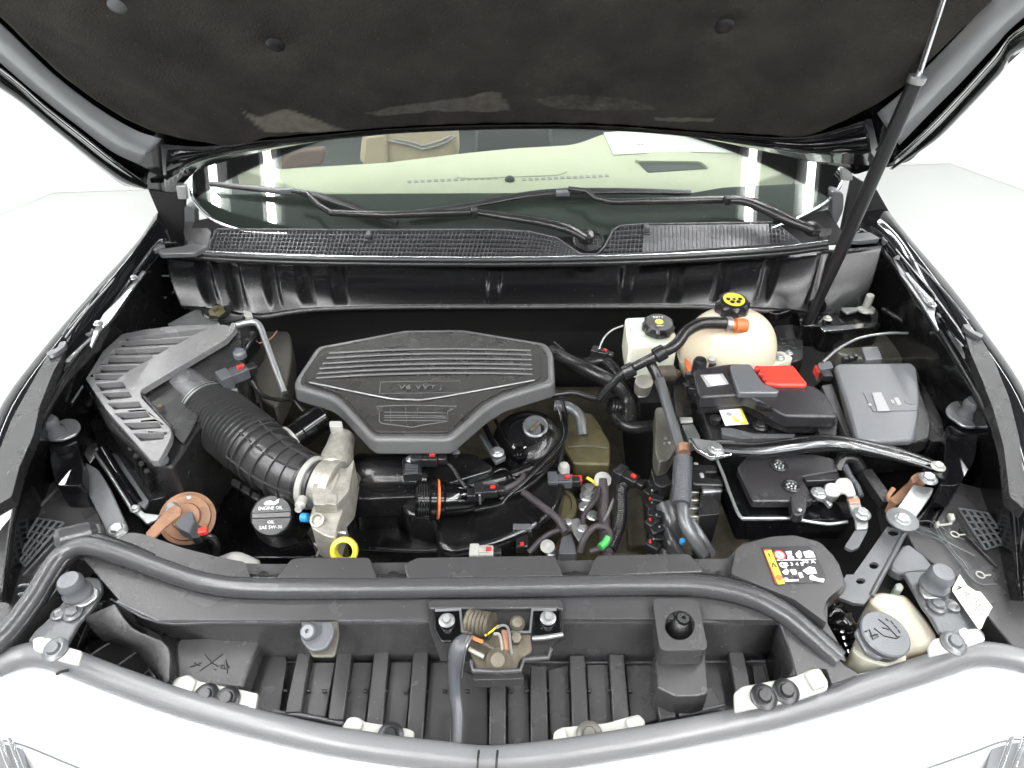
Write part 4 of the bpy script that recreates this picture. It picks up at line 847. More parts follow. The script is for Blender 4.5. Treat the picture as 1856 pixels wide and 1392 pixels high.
# horn
t = thing('horn', 'rusty round horn on a flat rusty bracket at the left front', 'horn', W(335, 950, .8))
ha = Vector((.25, -.5, .8)).normalized(); hc = W(336, 936, .885)
lathe('disc', hc - ha * .03, ha, [(.02, 0), (.046, .006), (.047, .010), (.040, .013), (.039, .020), (.025, .023), (.023, .030), (.014, .032)], 'rust', t, n=36)
prism('bracket', [(262, 968), (300, 926), (316, 914), (330, 920), (328, 932), (296, 958), (272, 982)], .915, .004, 'rust', t, r=6)
bolt(W(311, 919, .902), .007, 'zinc', t); bolt(W(342, 900, .895), .004, 'zinc', t)
k = S(0, 860, 3.093)
prism('plug', k((1035, 215), (1080, 205), (1090, 260), (1120, 290), (1090, 350), (1040, 320), (1000, 300), (980, 275)), .915, .02, 'conn_grey', t, bev=.003, r=4)
prism('plug_shell', k((1090, 260), (1140, 300), (1120, 350), (1080, 360), (1060, 330)), .922, .015, 'cap_black', t, r=3)
box('red_clip', (*k((1138, 318))[0], .925), (.015, .012, .01), 'red', t, rz=20, bev=.002)
cable('grey horn cable dropping behind the shroud', [(362, 975, .90), (380, 972, .90), (392, 985, .88), (392, 1003, .85)], .006, 'rubber')
# ================================================================== reservoirs at the rear right
t = thing('coolant_tank', 'cream translucent coolant expansion tank with a black and yellow cap', 'coolant tank', W(1318, 640, .88))
cc = W(1318, 640, .925)
prof = []
for i in range(15):
    a = i / 14 * math.pi / 2; prof.append((.104 * math.cos(a) ** .75 if i < 14 else .004, .105 * math.sin(a)))
prof = [(.09, -.06), (.10, -.04), (.105, -.01)] + prof
def dome():
    o = lathe('tank_body', (0, 0, 0), UP, prof, 'coolant_plastic', None, n=48)
    for v in o.data.vertices: v.co.x *= (1.0 if v.co.x < 0 else 1.0); v.co.y *= .8; v.co.x += .0
    o.parent = t; o.location = (0, 0, 0); off = cc - ORG[t.name]
    for v in o.data.vertices: v.co += ORG[o.name] + off
    ORG[o.name] = ORG[t.name]
dome()
lathe('seam_flange', cc + Vector((0, 0, -.012)), UP, [(.108, 0), (.108, .003), (.1, .004)], 'coolant_plastic', t, n=40)
prism('foot', [(1370, 640), (1420, 636), (1440, 650), (1405, 662), (1330, 690), (1290, 680)], .925, .02, 'coolant_plastic', t, r=8, bev=.004)
bolt(W(1412, 648, .928), .008, 'zinc', t); bolt(W(1430, 640, .926), .006, 'zinc', t)
ca = Vector((0, -.12, 1)).normalized(); c1 = W(1325, 562, 1.028)
lathe('filler_cap', c1, ca, [(.030, -.006), (.034, 0), (.034, .020), (.030, .026), (.025, .028), (.002, .028)], 'cap_black', t, n=48, wob=(.045, 8, .0335))
lathe('cap_disc', c1 + ca * .0285, ca, [(.0225, 0), (.0225, .0006), (.001, .0008)], 'yellow', t, n=32)
for i in range(6):
    an = i * math.pi / 3; c = c1 + ca * .0296 + Vector((math.cos(an), math.sin(an), 0)) * .0125
    lathe('cap_symbol', c, ca, [(.0052, 0), (.0052, .0005), (.001, .0006)], 'black_print', t, n=5 + i % 3)
lathe('cap_symbol', c1 + ca * .0296, ca, [(.0045, 0), (.0045, .0005), (.001, .0006)], 'black_print', t, n=4)
lathe('outlet', W(1345, 590, 1.035), (-1, 0, .05), [(.013, -.01), (.015, -.004), (.015, .014), (.010, .016), (.010, .03)], 'orange', t, n=20)
lathe('hose_clamp', W(1326, 588, 1.035), (-1, 0, .05), [(.0135, 0), (.0155, .001), (.0155, .011), (.0135, .012)], 'zinc', t, n=20)
t = tag(lathe('bleed_valve', W(1264, 680, .96), UP, [(.013, -.06), (.014, 0), (.014, .035), (.011, .04), (.002, .041)], 'cap_black', n=20), 'black capped stub standing in front of the coolant tank', 'valve')
t = thing('level_sensor', 'white tipped black sensor beside the black capped stub', 'sensor', W(1290, 670, .94))
lathe('sensor_body', W(1290, 668, .95), UP, [(.007, -.03), (.008, 0), (.008, .012), (.005, .014)], 'cap_black', t, n=14)
lathe('sensor_tip', W(1290, 652, .968), UP, [(.007, -.006), (.009, -.003), (.009, .004), (.004, .006)], 'bracket_white', t, n=14)
tag(prism('red_clip', [(1240, 640), (1248, 650), (1255, 672), (1280, 668), (1282, 676), (1256, 680), (1244, 668)], .93, .01, 'orange', r=2), 'orange red plastic strip at the foot of the coolant tank', 'clip')
t = thing('brake_fluid_reservoir', 'pale square brake fluid reservoir with a black screw cap', 'reservoir', W(1178, 620, .88))
prism('tank', [(1132, 576), (1200, 573), (1224, 602), (1230, 622), (1140, 630), (1134, 600)], .965, .07, 'white_plastic', t, r=7, bev=.006)
prism('tank_lower', [(1140, 610), (1226, 606), (1222, 640), (1180, 655), (1150, 652)], .93, .05, 'white_plastic', t, r=6, bev=.005)
prism('tank_shoulder', [(1140, 584), (1196, 580), (1214, 600), (1146, 606)], .972, .01, 'white_plastic', t, r=6, bev=.003)
c2 = W(1192, 598, .972)
lathe('cap', c2, (0, -.1, 1), [(.031, 0), (.034, .003), (.034, .016), (.029, .022), (.002, .022)], 'cap_black', t, n=48, wob=(.04, 9, .033))
lathe('cap_symbol', c2 + Vector((0, -.002, .0225)), (0, -.1, 1), [(.009, 0), (.009, .0006), (.001, .0008)], 'yellow', t, n=20)
text('DOT 3', c2 + Vector((0, .014, .024)), .0075, 'white_print', t, (1, 0, 0), (0, 1, .1)); text('ONLY', c2 + Vector((0, -.016, .0215)), .006, 'white_print', t, (1, 0, 0), (0, 1, .1))
# ================================================================== strut tops
t = thing('strut_tower', 'left suspension strut top with a rubber rim behind the air filter box', 'strut tower', W(385, 580, .92))
prism('tower', [(300, 596), (335, 575), (370, 556), (420, 552), (470, 575), (470, 600), (440, 640), (320, 640)], .93, .08, 'paint_dusty', t, r=10, bev=.008)
prism('brace_foil', [(302, 588), (340, 568), (356, 560), (380, 566), (400, 588), (350, 592)], .945, .01, 'zinc', t, r=4)
lathe('rubber_rim', W(395, 562, .95), (0, -.25, 1), [(.034, 0), (.036, .006), (.030, .008), (.027, .004), (.012, .003), (.009, .012), (.004, .013)], 'rubber', t, n=30)
lathe('strut_nut', W(393, 565, .958), (0, -.25, 1), [(.02, 0), (.018, .004), (.008, .006), (.007, .014)], 'olive', t, n=6)
prism('cutout', [(378, 570), (392, 568), (396, 578), (380, 580)], .957, .004, 'black_print', t); prism('lug', [(440, 562), (456, 566), (458, 574), (444, 574)], .955, .01, 'bracket_white', t, r=3)
t = thing('strut_tower', 'right suspension strut top with a pale ribbed post standing on it', 'strut tower', W(1560, 590, .92))
prism('tower', [(1484, 588), (1500, 560), (1550, 545), (1600, 560), (1600, 590), (1560, 595), (1500, 596)], .935, .07, 'paint_dusty', t, r=10, bev=.01)
prism('bright_fold', [(1486, 592), (1520, 590), (1586, 584), (1588, 592), (1530, 598), (1494, 600)], .94, .006, 'chrome', t, r=3)
prism('bright_fold', [(1520, 545), (1550, 552), (1556, 562), (1536, 568), (1526, 560)], .95, .006, 'zinc', t, r=3)
lathe('post', W(1568, 562, .945), UP, [(.020, 0), (.022, .003), (.020, .006), (.009, .008), (.009, .040), (.007, .042), (.001, .042)], 'bracket_white', t, n=20, wob=(.08, 6, .0205))
bolt(W(1500, 578, .94), .007, 'bracket_white', t)
prism('lower_liner', [(1500, 620), (1520, 600), (1600, 600), (1660, 610), (1650, 650), (1560, 650), (1520, 640)], .88, .04, 'foil', t, r=8, bev=.006)
# hood lift strut
t = thing('hood_strut', 'gas strut with a dark cylinder and a bright rod holding the hood up', 'gas strut', W(1472, 580, .93))
p0, p1, p2 = W(1466, 585, .95), H(1664, 138, .05), H(1722, -40, .04)
pa = WY(1500, 480, 1.30); 
d = (p1 - p0)
tube_w('cylinder', [p0, p0.lerp(p1, .5), p1], [.009, .0135, .0135, .0135], 'cap_black', t, n=20, res=4)
lathe('end_ring', p1, d, [(.0145, -.012), (.0155, -.008), (.0155, .0), (.011, .002)], 'zinc', t, n=20)
tube_w('rod', [p1, p2, p1 + (p2 - p1) * 1.3], .0055, 'chrome', t, n=14, res=2)
prism('ball_mount', [(1440, 540), (1470, 520), (1500, 540), (1496, 590), (1450, 590)], .94, .06, 'gloss_black', t, r=10, bev=.006)
lathe('ball_joint', W(1484, 556, .955), (.3, -.8, .4), [(.02, -.01), (.022, 0), (.016, .008), (.010, .009), (.008, .014), (.002, .015)], 'gloss_black', t, n=24)
prism('tab', [(1395, 548), (1430, 538), (1440, 560), (1410, 570), (1385, 562)], .95, .02, 'gloss_black', t, r=8, bev=.004); lathe('white_button', W(1411, 550, .953), UP, [(.008, 0), (.008, .004), (.002, .005)], 'bracket_white', t)
prism('mount_plate', [(1402, 590), (1455, 586), (1458, 650), (1425, 660), (1400, 635)], .90, .05, 'plastic', t, r=8, bev=.005)
# ================================================================== battery area
k = S(980, 500, 3.093)
bt = thing('battery_fuse_block', 'dark grey fuse block cover with a red terminal flap on top of the battery', 'fuse block', W(1380, 720, .85))
prism('cover', k((855, 520), (1060, 490), (1180, 490), (1240, 590), (1530, 612), (1600, 660), (1665, 770), (1660, 790), (1380, 785), (1330, 760), (1230, 700), (1150, 665), (905, 680), (880, 650)), .985, .03, 'plastic_lid', bt, r=7, bev=.005, seg=3)
prism('skirt', k((850, 530), (1540, 640), (1670, 790), (1660, 820), (1400, 815), (1320, 790), (1150, 690), (900, 710)), .968, .03, 'plastic', bt, r=6, bev=.004)
prism('raised_hatch', k((1058, 500), (1175, 492), (1250, 600), (1340, 640), (1330, 655), (1110, 655), (1090, 600)), .995, .014, 'cap_grey', bt, r=4, bev=.003)
prism('sticker', k((895, 555), (1020, 548), (1055, 605), (935, 622)), .9865, .001, 'grey_print', bt, bev=0); prism('sticker_print', k((915, 562), (1000, 556), (1040, 605), (960, 615)), .9878, .0008, 'paper', bt, bev=0)
prism('terminal_flap', k((1205, 502), (1415, 498), (1495, 600), (1490, 612), (1340, 610), (1260, 598)), .992, .02, 'red_lid', bt, r=5, bev=.004)
for i in range(3): box('hinge_knuckle', (*k((1212 + i * 22, 520 + i * 28))[0], .997), (.009, .012, .008), 'red', bt, rz=-30)
box('latch', (*k((1240, 735))[0], .975), (.028, .012, .012), 'plastic', bt, rz=-20)
for i in range(3): box('latch_tooth', (*k((1222 + i * 32, 722 + i * 12))[0], .984), (.004, .012, .006), 'cap_black', bt, rz=-25, bev=0)
prism('corner_wall', k((1540, 640), (1668, 790), (1655, 900), (1560, 890)), .955, .07, 'plastic', bt, r=4, bev=.003)
for x, y in ((830, 560), (860, 600), (850, 640), (880, 680), (820, 620)): box('side_clip', (*k((x, y))[0], .96), (.016, .012, .016), 'cap_black', bt, rz=random.uniform(-30, 30))
b2 = thing('battery', 'black car battery with a yellow and white warning label', 'battery', W(1360, 790, .75))
prism('case', k((880, 700), (1500, 760), (1560, 930), (960, 930)), .925, .16, 'plastic', b2, r=6, bev=.004)
prism('top_ledge', k((1010, 850), (1060, 850), (1200, 885), (1430, 885), (1420, 905), (1130, 912), (1020, 890)), .935, .012, 'plastic_air', b2, r=3)
prism('warning_label', k((1000, 750), (1115, 742), (1165, 830), (1035, 838)), .945, .001, 'paper', b2, bev=0)
prism('label_stripe', k((1115, 745), (1125, 742), (1165, 828), (1120, 832), (1118, 820), (1145, 818)), .9462, .0006, 'yellow', b2, bev=0)
for i in range(3): lathe('label_symbol', W(*k((1055 + i * 22 + (i % 2) * 6, 775 + i * 18))[0], .9465), UP, [(.0055, 0), (.0055, .0004), (.001, .0005)], ('grey_print', 'yellow', 'yellow')[i], b2, n=(16, 3, 16)[i])
bolt(W(*k((1228, 845))[0], .94), .009, 'plastic', b2); lathe('knob', W(*k((975, 820))[0], .93), UP, [(.01, 0), (.01, .012), (.006, .014)], 'cap_black', b2)
tr = thing('battery_hold_down', 'polished dark steel tube brace running across to the right fender', 'brace', W(1450, 820, .92))
tube('brace_tube', [(1300, 812, .965), (1370, 815, .965), (1440, 808, .968), (1500, 803, .97), (1560, 810, .97), (1640, 828, .965), (1706, 850, .96)], [.013, .016, .018, .018, .016, .013], 'paint_dusty', tr, n=16, flat=.7)
tube('highlight_bead', [(1310, 818, .977), (1380, 822, .98), (1440, 815, .984), (1500, 806, .986), (1560, 814, .985), (1640, 834, .98), (1690, 850, .973)], .0013, 'steel_grey', tr, n=8)  # thin grey bead standing for the highlight along the brace
prism('end_plate', [(1250, 793), (1300, 800), (1335, 806), (1330, 822), (1290, 832), (1262, 815)], .965, .005, 'zinc', tr, r=4)
tube('plate_edge', [(1252, 795, .968), (1262, 813, .968), (1288, 828, .968), (1325, 824, .968)], .0025, 'chrome', tr, n=8, sm=False)
bolt(W(1298, 815, .968), .010, 'zinc', tr); bolt(W(1700, 846, .975), .008, 'bracket_white', tr)
prism('far_foot', [(1670, 850), (1712, 836), (1722, 850), (1716, 868), (1690, 866)], .962, .006, 'paint', tr, r=4)
# engine control module in front
k = S(1160, 780, 5.8)
ec2 = thing('control_module', 'flat black control module with two round bosses in front of the brace', 'control module', W(1410, 880, .88))
prism('tray_wall', k((790, 290), (870, 330), (1020, 380), (1180, 740), (1700, 760), (2200, 745), (2300, 800), (2200, 940), (1160, 950), (1060, 950), (960, 700)), .905, .05, 'gloss_black', ec2, r=8, bev=.004)
prism('lid', k((1020, 385), (1120, 260), (1400, 240), (1850, 245), (2050, 300), (2100, 420), (1700, 490), (1840, 720), (1750, 750), (1600, 745), (1190, 745)), .93, .018, 'plastic_lid', ec2, r=6, bev=.003)
prism('lid_right', [(1455, 862), (1470, 858), (1520, 856), (1524, 870), (1462, 872)], .926, .016, 'plastic_lid', ec2, r=3)
tube('tray_rim', [(*p, .912) for p in k((800, 290), (880, 480), (960, 700), (1050, 900), (1160, 925), (1600, 925), (1700, 945), (1850, 970), (2000, 985), (2180, 960))], .003, 'zinc', ec2, n=8)
tube('tray_edge', [(*p, .915) for p in k((1180, 745), (1700, 760), (1850, 735))], .0015, 'zinc', ec2, n=6)
for x, y in ((1460, 375), (1590, 590)):
    p = k((x, y))[0]; lathe('boss', W(*p, .931), UP, [(.014, 0), (.015, .002), (.012, .004), (.010, .002), (.001, .002)], 'plastic', ec2, n=26)
    for i in range(7): lathe('boss_stud', W(*p, .934) + Vector((math.cos(i * .9) * .007, math.sin(i * .9) * .007, 0)), UP, [(.002, 0), (.002, .002), (.001, .003)], 'zinc', ec2, n=8)
    lathe('boss_stud', W(*p, .934), UP, [(.0022, 0), (.0022, .002), (.001, .003)], 'zinc', ec2, n=8)
prism('latch_tab', k((1580, 680), (1740, 680), (1760, 780), (1740, 870), (1660, 900), (1600, 860)), .935, .02, 'plastic_lid', ec2, r=5); lathe('latch_pin', W(*k((1675, 840))[0], .937), UP, [(.004, 0), (.004, .002), (.001, .003)], 'zinc', ec2, n=10)
t = thing('negative_terminal', 'brass coloured battery terminal clamp bolted to a pale ground strap', 'terminal clamp', W(1505, 895, .93))
k5 = S(1440, 800, 6.187)
lathe('post_clamp', W(1506, 892, .935), (0, -.3, 1), [(.010, -.022), (.014, -.012), (.014, .008), (.012, .010), (.002, .011)], 'zinc', t, n=24)
prism('clamp_plate', k5((490, 405), (600, 405), (650, 450), (700, 600), (600, 610), (570, 570), (490, 580), (470, 540), (420, 500)), .94, .006, 'bracket_white', t, r=5); prism('clamp_arm', k5((200, 540), (280, 520), (340, 540), (360, 640), (440, 700), (400, 720), (330, 640), (250, 620)), .93, .01, 'zinc', t, r=4)
bolt(W(1484, 894, .935), .009, 'zinc', t)
t = thing('ground_strap', 'pale metal ground strap with a bolt and copper band, left of the fender brace', 'ground strap', W(1560, 940, .9))
prism('strap_top', k5((580, 600), (710, 600), (770, 770), (820, 820), (830, 900), (830, 980), (690, 980), (680, 860), (640, 800)), .93, .005, 'zinc', t, r=5)
prism('strap_fall', k5((690, 980), (830, 985), (720, 1190), (640, 1220), (560, 1180)), .925, .006, 'steel_grey', t, r=4); prism('copper_band', k5((590, 630), (730, 630), (745, 690), (620, 695)), .9325, .003, 'copper', t)
bolt(W(*k5((755, 815))[0], .935), .0095, 'zinc', t)
cable('twisted braided lead beside the battery terminal', [(1530, 842, .93), (1540, 862, .93), (1552, 880, .925), (1560, 900, .92)], .005, 'braid', corr=(.001, .004, 4))
cable('black loom arching behind the battery terminal', [(1520, 852, .92), (1528, 832, .935), (1548, 832, .935), (1560, 850, .92)], .011, 'rubber')
for i, (a, b) in enumerate((((1545, 860), (1562, 872)), ((1550, 876), (1568, 890)))): pass
t = tag(bar('rubber_pad', (1570, 850, .93), (1612, 908, .92), .022, .02, 'plastic'), 'narrow dark pad standing on edge beside the copper rust bracket', 'pad')
t = thing('rusty_bracket', 'rust orange bracket end bolted above the pale fender brace', 'bracket', W(1680, 870, .94))
prism('plate', k5((1320, 440), (1300, 400), (1380, 345), (1450, 350), (1500, 400), (1480, 470), (1380, 440), (1330, 470)), .955, .01, 'rust', t, r=5)
prism('side_leg', [(1648, 872), (1656, 868), (1652, 895), (1626, 915), (1612, 905)], .93, .03, 'rust', t, r=4); tube('wire_tab', [(1620, 885, .94), (1610, 900, .93), (1616, 912, .92)], .004, 'rust', t)
# transmission side parts left of battery
t = thing('mount_bracket', 'cast grey engine mount bracket left of the battery', 'bracket', W(1205, 800, .85))
k2 = S(980, 500, 3.093)
prism('upper_plate', k2((640, 740), (700, 730), (760, 760), (745, 900), (760, 960), (720, 1030), (660, 1045), (640, 980), (645, 850)), .90, .04, 'foil', t, r=6, bev=.004)
for x, y in ((700, 915), (720, 940), (695, 945)): lathe('pin', W(*k2((x, y))[0], .903), UP, [(.003, 0), (.003, .003), (.001, .004)], 'zinc', t, n=8)
prism('column', k2((790, 830), (860, 830), (900, 910), (830, 930)), .90, .03, 'zinc', t, r=4); prism('tag_plate', k2((775, 790), (850, 790), (855, 815), (785, 818)), .91, .006, 'bracket_white', t, r=2)
prism('tag_plate', k2((540, 655), (590, 655), (592, 675), (545, 678)), .88, .004, 'bracket_white', t, r=2); prism('upper_block', k2((740, 610), (830, 620), (850, 780), (760, 790)), .89, .05, 'plastic', t, r=5)
cable('pale grey pipe running down in front of the battery to the shroud', [(1196, 690, .955), (1212, 745, .945), (1226, 790, .94), (1236, 830, .93), (1236, 880, .92), (1238, 930, .91), (1244, 955, .90), (1262, 985, .88), (1275, 1004, .86)], [.010, .010, .010, .0105, .0105], 'steel_grey', n=16)
cable('braided grey sleeve over the pipe beside the black box', [(1238, 832, .935), (1236, 870, .925), (1234, 915, .915)], .0165, 'braid', corr=(.0008, .004, 4), n=18)
cable('second pale pipe beside the first, reaching the shroud', [(1252, 945, .89), (1272, 975, .88), (1290, 1004, .85)], .008, 'steel_grey')
tag(tube('orange_tape', [(1238, 808, .945), (1240, 822, .943)], .0115, 'copper', None, n=14), 'orange brown tape spot on the pale pipe', 'tape')
t = thing('black_box', 'black electrical box with a slot between the pipes and the control module', 'electrical box', W(1275, 890, .82))
prism('box_top', k((510, 355), (800, 355), (830, 440), (690, 440), (700, 490), (850, 500), (890, 580), (560, 570), (510, 510)), .90, .015, 'plastic', t, r=6, bev=.003)
prism('box_body', k((640, 590), (860, 600), (840, 880), (620, 900)), .885, .2, 'plastic', t, r=5, bev=.004); prism('box_edge', k((650, 595), (870, 595), (868, 640), (660, 650)), .889, .008, 'zinc', t, r=3)
prism('cooler_block', k((490, 580), (650, 590), (620, 980), (480, 960)), .87, .14, 'engine_metal', t, r=4)
for i in range(4): box('fin', (*k((560, 665 + i * 85))[0], .875), (.02, .004, .01), 'zinc', t, bev=.001)
prism('pale_spot', k((560, 330), (610, 335), (620, 355), (570, 352)), .905, .004, 'bracket_white', t); prism('pale_spot', k((620, 440), (665, 440), (680, 490), (640, 490)), .903, .004, 'bracket_white', t)
prism('left_hood', k((110, 400), (230, 340), (300, 480), (350, 560), (230, 600), (150, 560)), .86, .05, 'cap_black', t, r=5)
H_('fat grey hose end diving towards the shroud, beside the pale pipe', [(1204, 915, .84), (1214, 940, .83), (1224, 965, .81), (1240, 1000, .77)], .021, 'seal')
H_('second grey hose end under the fat one', [(1200, 955, .82), (1214, 985, .81), (1230, 1010, .79)], .015, 'seal')
H_('short stub of grey hose just behind the shroud', [(1200, 995, .80), (1204, 1012, .79)], .012, 'seal')
t = thing('solenoid_stack', 'stack of black fittings with small red marks left of the hoses', 'fittings', W(1185, 950, .8))
for i in range(9): box('fitting', (1184 + random.uniform(-6, 8), 880 + i * 14, .84 + random.uniform(-.01, .01)), (.025, .016, .02), 'cap_black', t, rz=random.uniform(-40, 40))
for y in (904, 942, 982): box('red_mark', (1178, y, .857), (.003, .006, .004), 'red', t, bev=0)
for i in range(5): lathe('small_pin', W(1184 + random.uniform(-8, 12), 890 + i * 22, .855), UP, [(.0018, 0), (.0018, .003), (.001, .004)], 'zinc', t, n=8)
tag(lathe('blue_tip', W(1236, 984, .84), UP, [(.005, 0), (.005, .008), (.002, .01)], 'blue', n=12), 'tiny blue plastic tip among the hoses at the shroud', 'clip')
# ================================================================== fuse box on the right
fb = thing('fuse_box', 'large smooth grey fuse box with moulded symbols beside the right fender', 'fuse box', W(1590, 730, .82))
k3 = S(1256, 440, 3.093)
prism('lid', k3((795, 690), (815, 675), (1225, 670), (1255, 700), (1275, 850), (1265, 1000), (1240, 1105), (940, 1115), (915, 1095), (850, 860)), .975, .016, 'cap_grey', fb, r=8, bev=.005, seg=3)
prism('lid_lip', k3((785, 690), (1235, 672), (1285, 850), (1340, 1000), (1330, 1100), (1250, 1118), (925, 1125), (880, 1060)), .960, .03, 'plastic', fb, r=8, bev=.004)
prism('base', k3((720, 800), (780, 790), (900, 1105), (870, 1110), (800, 960)), .955, .08, 'plastic_grey', fb, r=4); prism('base_core', k3((790, 720), (1260, 700), (1340, 1060), (920, 1110)), .93, .1, 'plastic', fb, r=6)
prism('rear_socket', k3((700, 672), (770, 660), (790, 700), (715, 715)), .965, .03, 'cap_grey', fb, r=3); box('socket_pin', (*k3((745, 745))[0], .96), (.02, .02, .015), 'cap_black', fb); box('red_tab', (*k3((700, 725))[0], .95), (.01, .025, .02), 'red', fb)
for x, y in ((850, 655), (880, 650), (905, 640)): box('catch', (*k3((x, y))[0], .975), (.010, .012, .014), 'cap_black', fb)
prism('small_cover', k3((945, 585), (1035, 578), (1065, 650), (970, 658)), .965, .012, 'cap_grey', fb, r=3, bev=.002)
prism('symbol_field', k3((955, 842), (1170, 838), (1240, 840), (1250, 940), (1010, 945), (985, 900)), .9762, .0008, 'cap_grey', fb, bev=0)
prism('symbol_label', k3((1003, 840), (1055, 838), (1105, 942), (1035, 944)), .978, .0006, 'grey_print', fb, bev=0)
lathe('symbol', W(*k3((1215, 890))[0], .976), UP, [(.010, 0), (.010, .001), (.002, .0012)], 'cap_grey', fb, n=24)
prism('symbol_mark', k3((1125, 868), (1150, 866), (1170, 905), (1150, 912)), .9772, .0008, 'grey_print', fb, bev=0); prism('symbol_mark', k3((1105, 880), (1120, 878), (1135, 900), (1118, 902)), .9772, .0008, 'grey_print', fb, bev=0); lathe('symbol_mark', W(*k3((990, 908))[0], .977), UP, [(.004, 0), (.003, .001)], 'grey_print', fb, n=12)
prism('lower_wall', k3((1240, 760), (1300, 800), (1400, 1000), (1410, 1110), (1330, 1120)), .93, .06, 'plastic', fb, r=6)
cable('thin light cable arching over the fuse box to the fender', [(1492, 656, .975), (1520, 632, .985), (1560, 612, .99), (1610, 604, .99), (1645, 604, .985)], .0028, 'zinc')
cable('thick dark cable lying along the right apron', [(1600, 560, .95), (1650, 590, .955), (1700, 620, .955), (1735, 645, .95), (1760, 680, .94)], .006, 'rubber')
# ================================================================== hood bump stops on the fenders
def bump(side, at, z, plate, s=1.):
    t = thing('hood_stop', f'grey rubber hood stop {side}', 'bump stop', W(*at, z), 'hood stops')
    prism('plate', plate, z, .006, 'zinc', t, r=10, bev=.002)
    c = W(*at, z)
    lathe('rubber_buffer', c, (0, -.05, 1), [(.026 * s, 0), (.026 * s, .006), (.020 * s, .012), (.019 * s, .020), (.023 * s, .022), (.023 * s, .030), (.018 * s, .036), (.002, .037)], 'cap_grey', t, n=30)
    return t
bump('at the left rear, on the left fender brace', (100, 785), .965, [(76, 788), (88, 772), (120, 757), (140, 760), (147, 772), (138, 786), (110, 798), (86, 797)], .7)
bump('at the right rear, on the right fender brace', (1752, 752), .965, [(1714, 740), (1724, 728), (1748, 724), (1782, 744), (1786, 762), (1772, 774), (1748, 773), (1718, 752)], .7)
for side, p, q_, rr in (('left', [(88, 800), (138, 790), (150, 840), (150, 880), (100, 880), (92, 840)], [(100, 870), (145, 850), (195, 940), (160, 960)], 0), ('right', [(1714, 770), (1776, 776), (1768, 830), (1740, 880), (1700, 880), (1712, 830)], [(1740, 840), (1768, 830), (1690, 960), (1660, 950)], 0)):
    t = thing('fender_brace', f'glossy black pressed brace below the {side} rear hood stop', 'brace', W(*p[0], .9), 'fender braces')
    prism('upright', p, .955, .18, 'paint', t, r=10, bev=.012); prism('knee', q_, .90, .12, 'paint', t, r=8, bev=.01)
t = thing('support_bar', 'pale steel support bar running down from the left hood stop to its bolt', 'support bar', W(180, 900, .88))
k = S(0, 860, 3.093)
prism('bar', [(138, 838), (150, 835), (178, 850), (200, 885), (232, 955), (222, 972), (198, 975), (192, 960), (160, 895), (140, 858)], .925, .006, 'steel_grey', t, r=6)
prism('foot', k((610, 305), (650, 280), (700, 282), (718, 295), (712, 320), (640, 365), (610, 355)), .93, .005, 'zinc', t, r=5); bolt(W(213, 961, .932), .010, 'zinc', t)
tube('rail', [(172, 822, .90), (200, 862, .89), (240, 925, .87)], .0035, 'zinc', t, n=8); tube('rail', [(186, 815, .90), (215, 862, .88), (252, 915, .87)], .010, 'paint', t, n=10)
prism('rail_flange', [(200, 820), (212, 824), (270, 908), (262, 922), (250, 915)], .875, .005, 'steel_grey', t, r=3)
t = thing('rail_bracket', 'folded pale bracket end between the horn and the air filter box', 'bracket', W(258, 925, .87))
prism('plate', k((740, 180), (780, 180), (810, 215), (900, 225), (880, 250), (820, 275), (780, 235), (735, 200)), .89, .006, 'zinc', t, r=3); bolt(W(*k((757, 193))[0], .892), .006, 'zinc', t)
# ================================================================== brace bars at the right front
k = S(1256, 860, 3.093)
t = thing('fender_tie_bar', 'pale blue grey steel tie bar with oval holes and bolts at the right front', 'tie bar', W(1620, 980, .9))
prism('upper_bar', k((1235, 55), (1290, 65), (1350, 75), (1340, 110), (1240, 255), (1130, 215), (1150, 180)), .95, .006, 'zinc', t, r=4)
prism('joint', k((1100, 240), (1130, 215), (1200, 222), (1240, 260), (1235, 310), (1190, 315), (1130, 285)), .956, .006, 'steel_grey', t, r=8); bolt(W(*k((1172, 257))[0], .958), .010, 'zinc', t)
lathe('washer', W(*k((1172, 257))[0], .957), UP, [(.024, 0), (.024, .003), (.017, .004)], 'steel_grey', t, n=28)
hole = lambda x, y, a=.011, b=.007: [(x + 32 * math.cos(q) * a / .011, y + 19 * math.sin(q) * b / .007) for q in [i * math.pi / 8 for i in range(16)]]
prism('lower_bar', k((1090, 290), (1190, 320), (1180, 370), (1000, 680), (960, 725), (900, 720), (820, 690), (840, 590), (860, 560), (900, 560)), .93, .006, 'steel_grey', t, bev=.001,
      holes=[list(reversed(k(*hole(1125, 325)))), list(reversed(k(*hole(940, 597, .009, .006)))), list(reversed(k(*hole(1015, 510, .009, .007))))])
tube('bar_edge', [(*p, .930) for p in k((1188, 325), (1100, 490), (1000, 680))], .004, 'steel_grey', t, n=8)
bolt(W(1682, 868, .965), .010, 'zinc', t)
t = thing('front_mount_arm', 'grey pressed arm with two fixings and a hood stop at the right front', 'bracket', W(1690, 1070, .93))
prism('upper_plate', k((1165, 400), (1210, 385), (1300, 450), (1360, 530), (1250, 540), (1170, 560), (1100, 520), (1120, 460)), .925, .02, 'cap_grey', t, r=8, bev=.004)
prism('arm', k((1180, 545), (1310, 540), (1410, 600), (1480, 700), (1640, 900), (1640, 930), (1500, 940), (1380, 880), (1330, 790), (1290, 740)), .945, .008, 'steel_grey', t, r=8, bev=.002)
bolt(W(*k((1370, 735))[0], .948), .0088, 'steel_grey', t); lathe('hollow_bush', W(*k((1455, 737))[0], .948), UP, [(.0105, 0), (.0105, .002), (.007, .003), (.005, .001), (.001, .001)], 'steel_grey', t)
